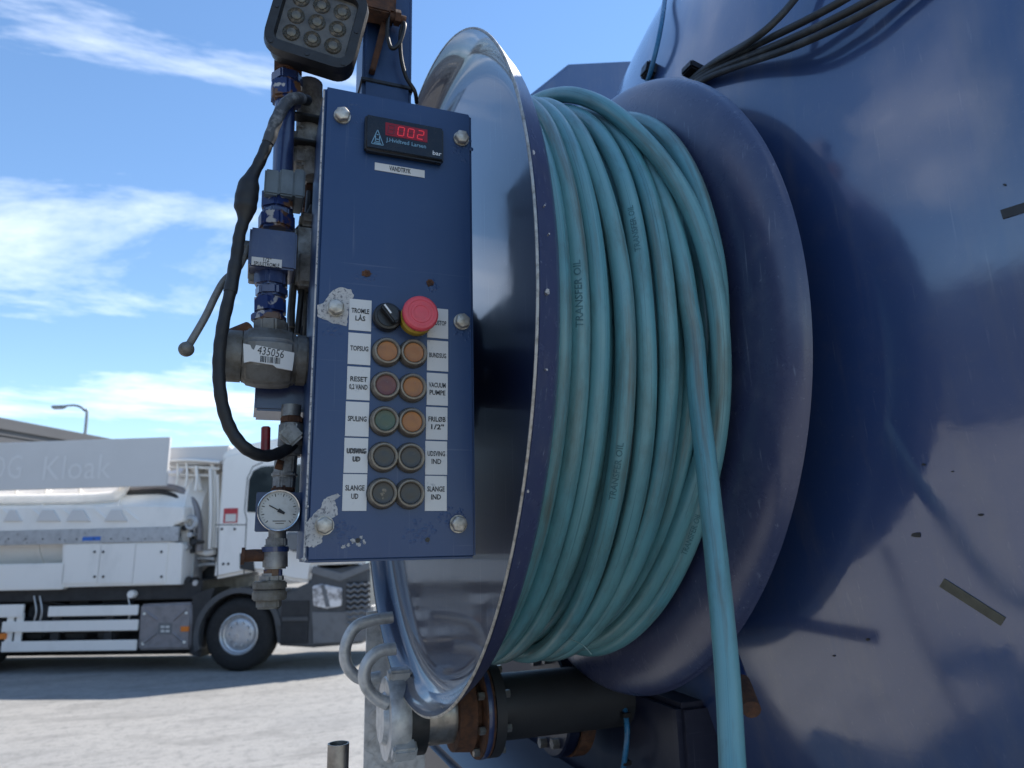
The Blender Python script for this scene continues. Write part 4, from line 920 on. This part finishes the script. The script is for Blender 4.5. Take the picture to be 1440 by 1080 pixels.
for x in (48, 56, 180): ttube('hanging_line', [(x, 838), (x + 3, 860), (x - 2, 880)], .1, .012, 'rim_alu')
MB().lathe(tl(183, 836, .02), (0, 1, 0), [(1e-4, 0), (.05, 0), (.06, .02), (.06, .12)], 20).build('drain_cap', M['truck_white'], truck)
for (xa, xb) in ((4, 30), (50, 84), (92, 126), (146, 178)): tpoly('tray_panel', [(xa, 733), (xa + 9, 717), (xb - 9, 717), (xb, 733)], -.03, .04, 'board_grey', .006)
tbox('tray_shadow_strip', -330, 749, 246, 754, .02, .2, 'truck_dark', .002)  # dark strip painting the shadow between tray and rail
for k, (x, y0, y1, r) in enumerate(((296, 660, 772, .03), (306, 668, 770, .022), (276, 655, 690, .025), (262, 650, 684, .02), (249, 647, 682, .018))): ttube('riser_pipe', [(x, y0), (x + 1, (y0 + y1) / 2), (x - 1, y1)], .28, r, 'truck_white')
for k, y in enumerate((648, 657, 667)): ttube('cross_pipe', [(238, y), (270, y - 1 + k), (309, y + 2)], .22 + .1 * k, .024, 'truck_white')
for k, (x, y) in enumerate(((258, 742), (266, 752), (272, 762), (260, 770), (264, 815), (274, 820))): MB().lathe(tl(x, y, .1), (0, 1, 0), [(1e-4, 0), (.04, 0), (.05, .03), (.03, .05), (.03, .3)], 14).build('pipe_joint', M['rim_alu' if k % 2 else 'truck_dark'], truck)
tbox('shadow_backing', 262, 772, 300, 834, .75, .1, 'truck_dark', .01)  # dark sheet put behind the pipes as the shade of a recess
# side guard rails
for (xa, xb, y) in ((-300, 31, 856), (68, 193, 853), (3, 193, 874.5), (2, 191, 902.5)): tbox('guard_rail', xa, y, xb, y + 12, .0, .04, 'truck_white', .008)
for x in (11, 24): tbox('guard_post', x, 862, x + 4, 906, .03, .03, 'truck_white', .004)
tbox('marker_lamp', -6, 891, 7, 899, .0, .05, 'amber', .004)
for x in (75, 150): tbox('guard_bracket', x, 853, x + 5, 914, .05, .05, 'truck_dark', .004)
MB().lathe(tl(58, 862, .2), (0, 1, 0), [(1e-4, 0), (.17, 0), (.17, .5), (1e-4, .5)], 24).build('air_reservoir', M['truck_dark'], truck, .02)
# fuel tank
ft = tpoly('fuel_tank', [(197, 850), (270, 847), (267, 913), (193, 914.5)], .0, .65, 'tank_grey', .03)
for (p_, q_) in (((203, 858), (222, 872)), ((262, 856), (244, 872)), ((201, 905), (220, 890)), ((260, 904), (243, 890))): ttube('embossed_rib', [p_, ((p_[0] + q_[0]) / 2, (p_[1] + q_[1]) / 2), q_], .0, .018, 'tank_grey', ft)
for p_ in ((203, 863), (262, 862), (201, 905), (259, 903)): MB().cyl(tl(*p_, -.015), tl(*p_, .01), .022, 10).build('fixing', M['rim_alu'], ft)
tbox('data_plate', 223, 876, 241, 892, -.006, .01, 'bumper_grey', .002, ft); tbox('reflector', 254, 881, 265, 888, -.012, .02, 'amber', .003, ft)
for x in (226, 233): 
    for y in (880, 886): tbox('plate_mark', x, y, x + 5, y + 3, -.009, .005, 'label_white', .0, ft)
# mudguard over the front wheel
b = MB(); R0, R1 = .60, .68; arc = [rad(200 - k * 10) for k in range(20)]
pl = [wc + V((R1 * math.cos(a), -.04, R1 * math.sin(a))) for a in arc] + [wc + V((R0 * math.cos(a), -.04, R0 * math.sin(a))) for a in arc[::-1]]
n_ = len(arc); vs = [p for p in pl] + [p + V((0, .5, 0)) for p in pl]; m_ = 2 * n_
fs = []
for k in range(n_ - 1):
    i0, i1, j0, j1 = k, k + 1, m_ - 1 - k, m_ - 2 - k
    fs += [(i0, i1, j1, j0), (i0 + m_, j0 + m_, j1 + m_, i1 + m_), (i0, i0 + m_, i1 + m_, i1), (j0, j1, j1 + m_, j0 + m_)]
b.add(vs, fs); b.build('mudguard', M['truck_plastic'], truck)
tpoly('mudguard_rear', [(270, 836), (302, 826), (296, 845), (288, 868), (284, 900), (281, 925), (266, 920), (270, 890)], .02, .5, 'truck_dark', .01)
# cab
cabp = tpoly('cab', [(299, 815), (303, 780), (312, 645), (318, 638), (345, 632), (470, 622), (486, 640), (515, 768), (518, 792), (440, 795), (436, 820), (405, 816), (380, 806), (355, 804), (330, 809)], .0, 2.3, 'truck_white', .05)
tbox('roof_deflector', 236, 629, 322, 651, .25, 1.9, 'board_grey', .03)
tpoly('roof_spoiler', [(312, 650), (312, 638), (330, 628), (420, 610), (470, 624), (470, 640), (330, 640)], .2, 1.9, 'truck_white', .03)
win = tpoly('side_window', [(347, 720), (350, 675), (356, 662), (368, 656), (480, 650), (490, 712), (460, 724)], -.012, .02, 'truck_glass', .004, cabp)
for seam in ([(343, 808), (347, 730), (344, 718), (348, 672), (356, 656), (370, 650)], [(303, 738), (346, 738)], [(306, 742), (306, 810)]):
    MB().tube([tl(x, y, .002) for x, y in seam], .008, 6).build('panel_gap', M['truck_dark'], cabp)
tbox('sticker', 315, 715, 333.5, 735, -.005, .006, 'sticker_red', .0, cabp); tbox('sticker_field', 317, 723, 331.5, 733.5, -.008, .005, 'label_white', .0, cabp)
for p_ in ((312, 744), (330, 744), (314, 793), (321, 793), (357, 777)): MB().cyl(tl(*p_, -.01), tl(*p_, .01), .02, 10).build('cab_fixing', M['truck_dark'], cabp)
tpoly('cab_step', [(337, 778), (356, 778), (358, 804), (337, 800)], -.008, .02, 'truck_dark', .004, cabp)
# mirror housing hanging beside the door
tpoly('mirror', [(400, 748), (432, 748), (432, 776), (408, 776), (400, 768)], -.25, .12, 'bumper_grey', .03); ttube('mirror_arm', [(425, 740), (430, 700), (440, 690)], -.15, .02, 'truck_dark')
# bumper corner, headlamp, grille
tpoly('front_corner', [(384, 868), (398, 835), (436, 818), (440, 798), (470, 800), (517, 793), (520, 800), (520, 885), (510, 905), (440, 911), (390, 908)], .0, 2.3, 'truck_plastic', .03)
tpoly('bumper', [(436, 858), (480, 858), (524, 850), (524, 885), (512, 904), (438, 908)], -.02, 2.34, 'bumper_grey', .03)
tpoly('bumper_lip', [(436, 806), (478, 818), (520, 800), (520, 790), (480, 806), (440, 796)], -.02, 2.34, 'bumper_grey', .01)
hl = tpoly('headlight', [(439, 824), (452, 821), (481, 827), (480, 852), (460, 856), (440, 852)], -.035, .1, 'headlamp', .012)
tpoly('headlight_divider', [(451, 822), (456, 823), (464, 853), (458, 854)], -.045, .02, 'bumper_grey', .002, hl)
gc = tl(500, 850, .05)
gr_ = tbox('grille', 487, 818, 519, 882, -.012, .05, 'truck_dark', .01)
for j in range(8):
    y = 823 + j * 7.6; pts = [tl(488 + k * 5.2, y - k * .35 + (2 if k % 2 else -1.2), -.03) for k in range(7)]
    MB().tube(pts, .022, 8).build('grille_bar', M['bumper_grey'], gr_)
tbox('step_well', 396, 845, 433, 905, -.012, .05, 'truck_dark', .01)
tbox('step_tread', 396, 868, 433, 873, -.03, .08, 'truck_plastic', .004)

# ---------------------------------------------------------------- building and street lamp
p0 = at(0, 597, Z=6.0); p1 = at(165, 627, Z=6.0); d_ = (p1 - p0); d_.z = 0; d_.normalize(); p0 = p0 - d_ * 30; n2 = V((-d_.y, d_.x, 0))
if n2.dot(CO - p0) > 0: n2 = -n2
bl = thing('warehouse', 'low flat dark grey warehouse behind the white truck', 'building')
L_ = 75
MB().prism([V((p0.x, p0.y, 0)), V((p0.x, p0.y, 6)), V((p0.x, p0.y, 6)) + d_ * L_, V((p0.x, p0.y, 0)) + d_ * L_], n2 * 18).build('wall', M['facade'], bl)
for k in range(9):
    z = .7 + k * .62
    MB().prism([V((p0.x, p0.y, z)), V((p0.x, p0.y, z + .56)), V((p0.x, p0.y, z + .56)) + d_ * L_, V((p0.x, p0.y, z)) + d_ * L_], n2 * -.05).build('cladding_panel', M['facade'], bl)
MB().prism([V((p0.x, p0.y, 5.85)) - n2 * .12, V((p0.x, p0.y, 6.05)) - n2 * .12, V((p0.x, p0.y, 6.05)) - n2 * .12 + d_ * L_, V((p0.x, p0.y, 5.85)) - n2 * .12 + d_ * L_], n2 * .3).build('parapet', M['facade'], bl)
sl_ = thing('street_lamp', 'tall grey street lamp with curved arm beyond the warehouse', 'street lamp')
Zl = 9.5; q = at(123, 578, Z=Zl); base = V((q.x, q.y, 0)); a = (at(84, 569, Z=Zl) - q); a.z = 0; a = rt * (-1.45)
pts = smooth([base, base + V((0, 0, 5)), base + V((0, 0, Zl - .4)), base + a * .12 + V((0, 0, Zl + .05)), base + a * .45 + V((0, 0, Zl + .32)), base + a + V((0, 0, Zl + .30))], 8)
MB().tube(pts, [.10 - .05 * i / (len(pts) - 1) for i in range(len(pts))], 12).build('pole', M['lamp_grey'], sl_)
e = base + a + V((0, 0, Zl + .26)); MB().box(e + a * .1, (.75, .28, .16), Matrix.Rotation(-YAW, 3, 'Z')).build('lamp_head', M['lamp_grey'], sl_, .05); MB().box(e + a * .12 - V((0, 0, .09)), (.5, .2, .06), Matrix.Rotation(-YAW, 3, 'Z')).build('lamp_glass', M['label_white'], sl_, .02)

# second hall to the left, outside the frame; the glossy tank mirrors it
hl2 = thing('metal_hall', 'long dark blue-grey metal hall beyond the yard, mirrored in the tank', 'building')
MB().lo_hi((-30, -45, 0), (-16, 4, 5.6)).build('wall', M['hall_clad'], hl2)
for k in range(24): MB().lo_hi((-16.05, -44.6 + k * 2, .3), (-15.9, -42.8 + k * 2, 5.3)).build('cladding_panel', M['hall_clad'], hl2)

th = smooth([at(771, 888, X=.44), at(790, 886, X=.445), at(812, 894, X=.45), at(826, 908, X=.46)], 6)
o = MB().tube([p + V((0, -.012, -.01)) for p in th], .0006, 5).build('loose_thread', M['hose_fray'], hose)
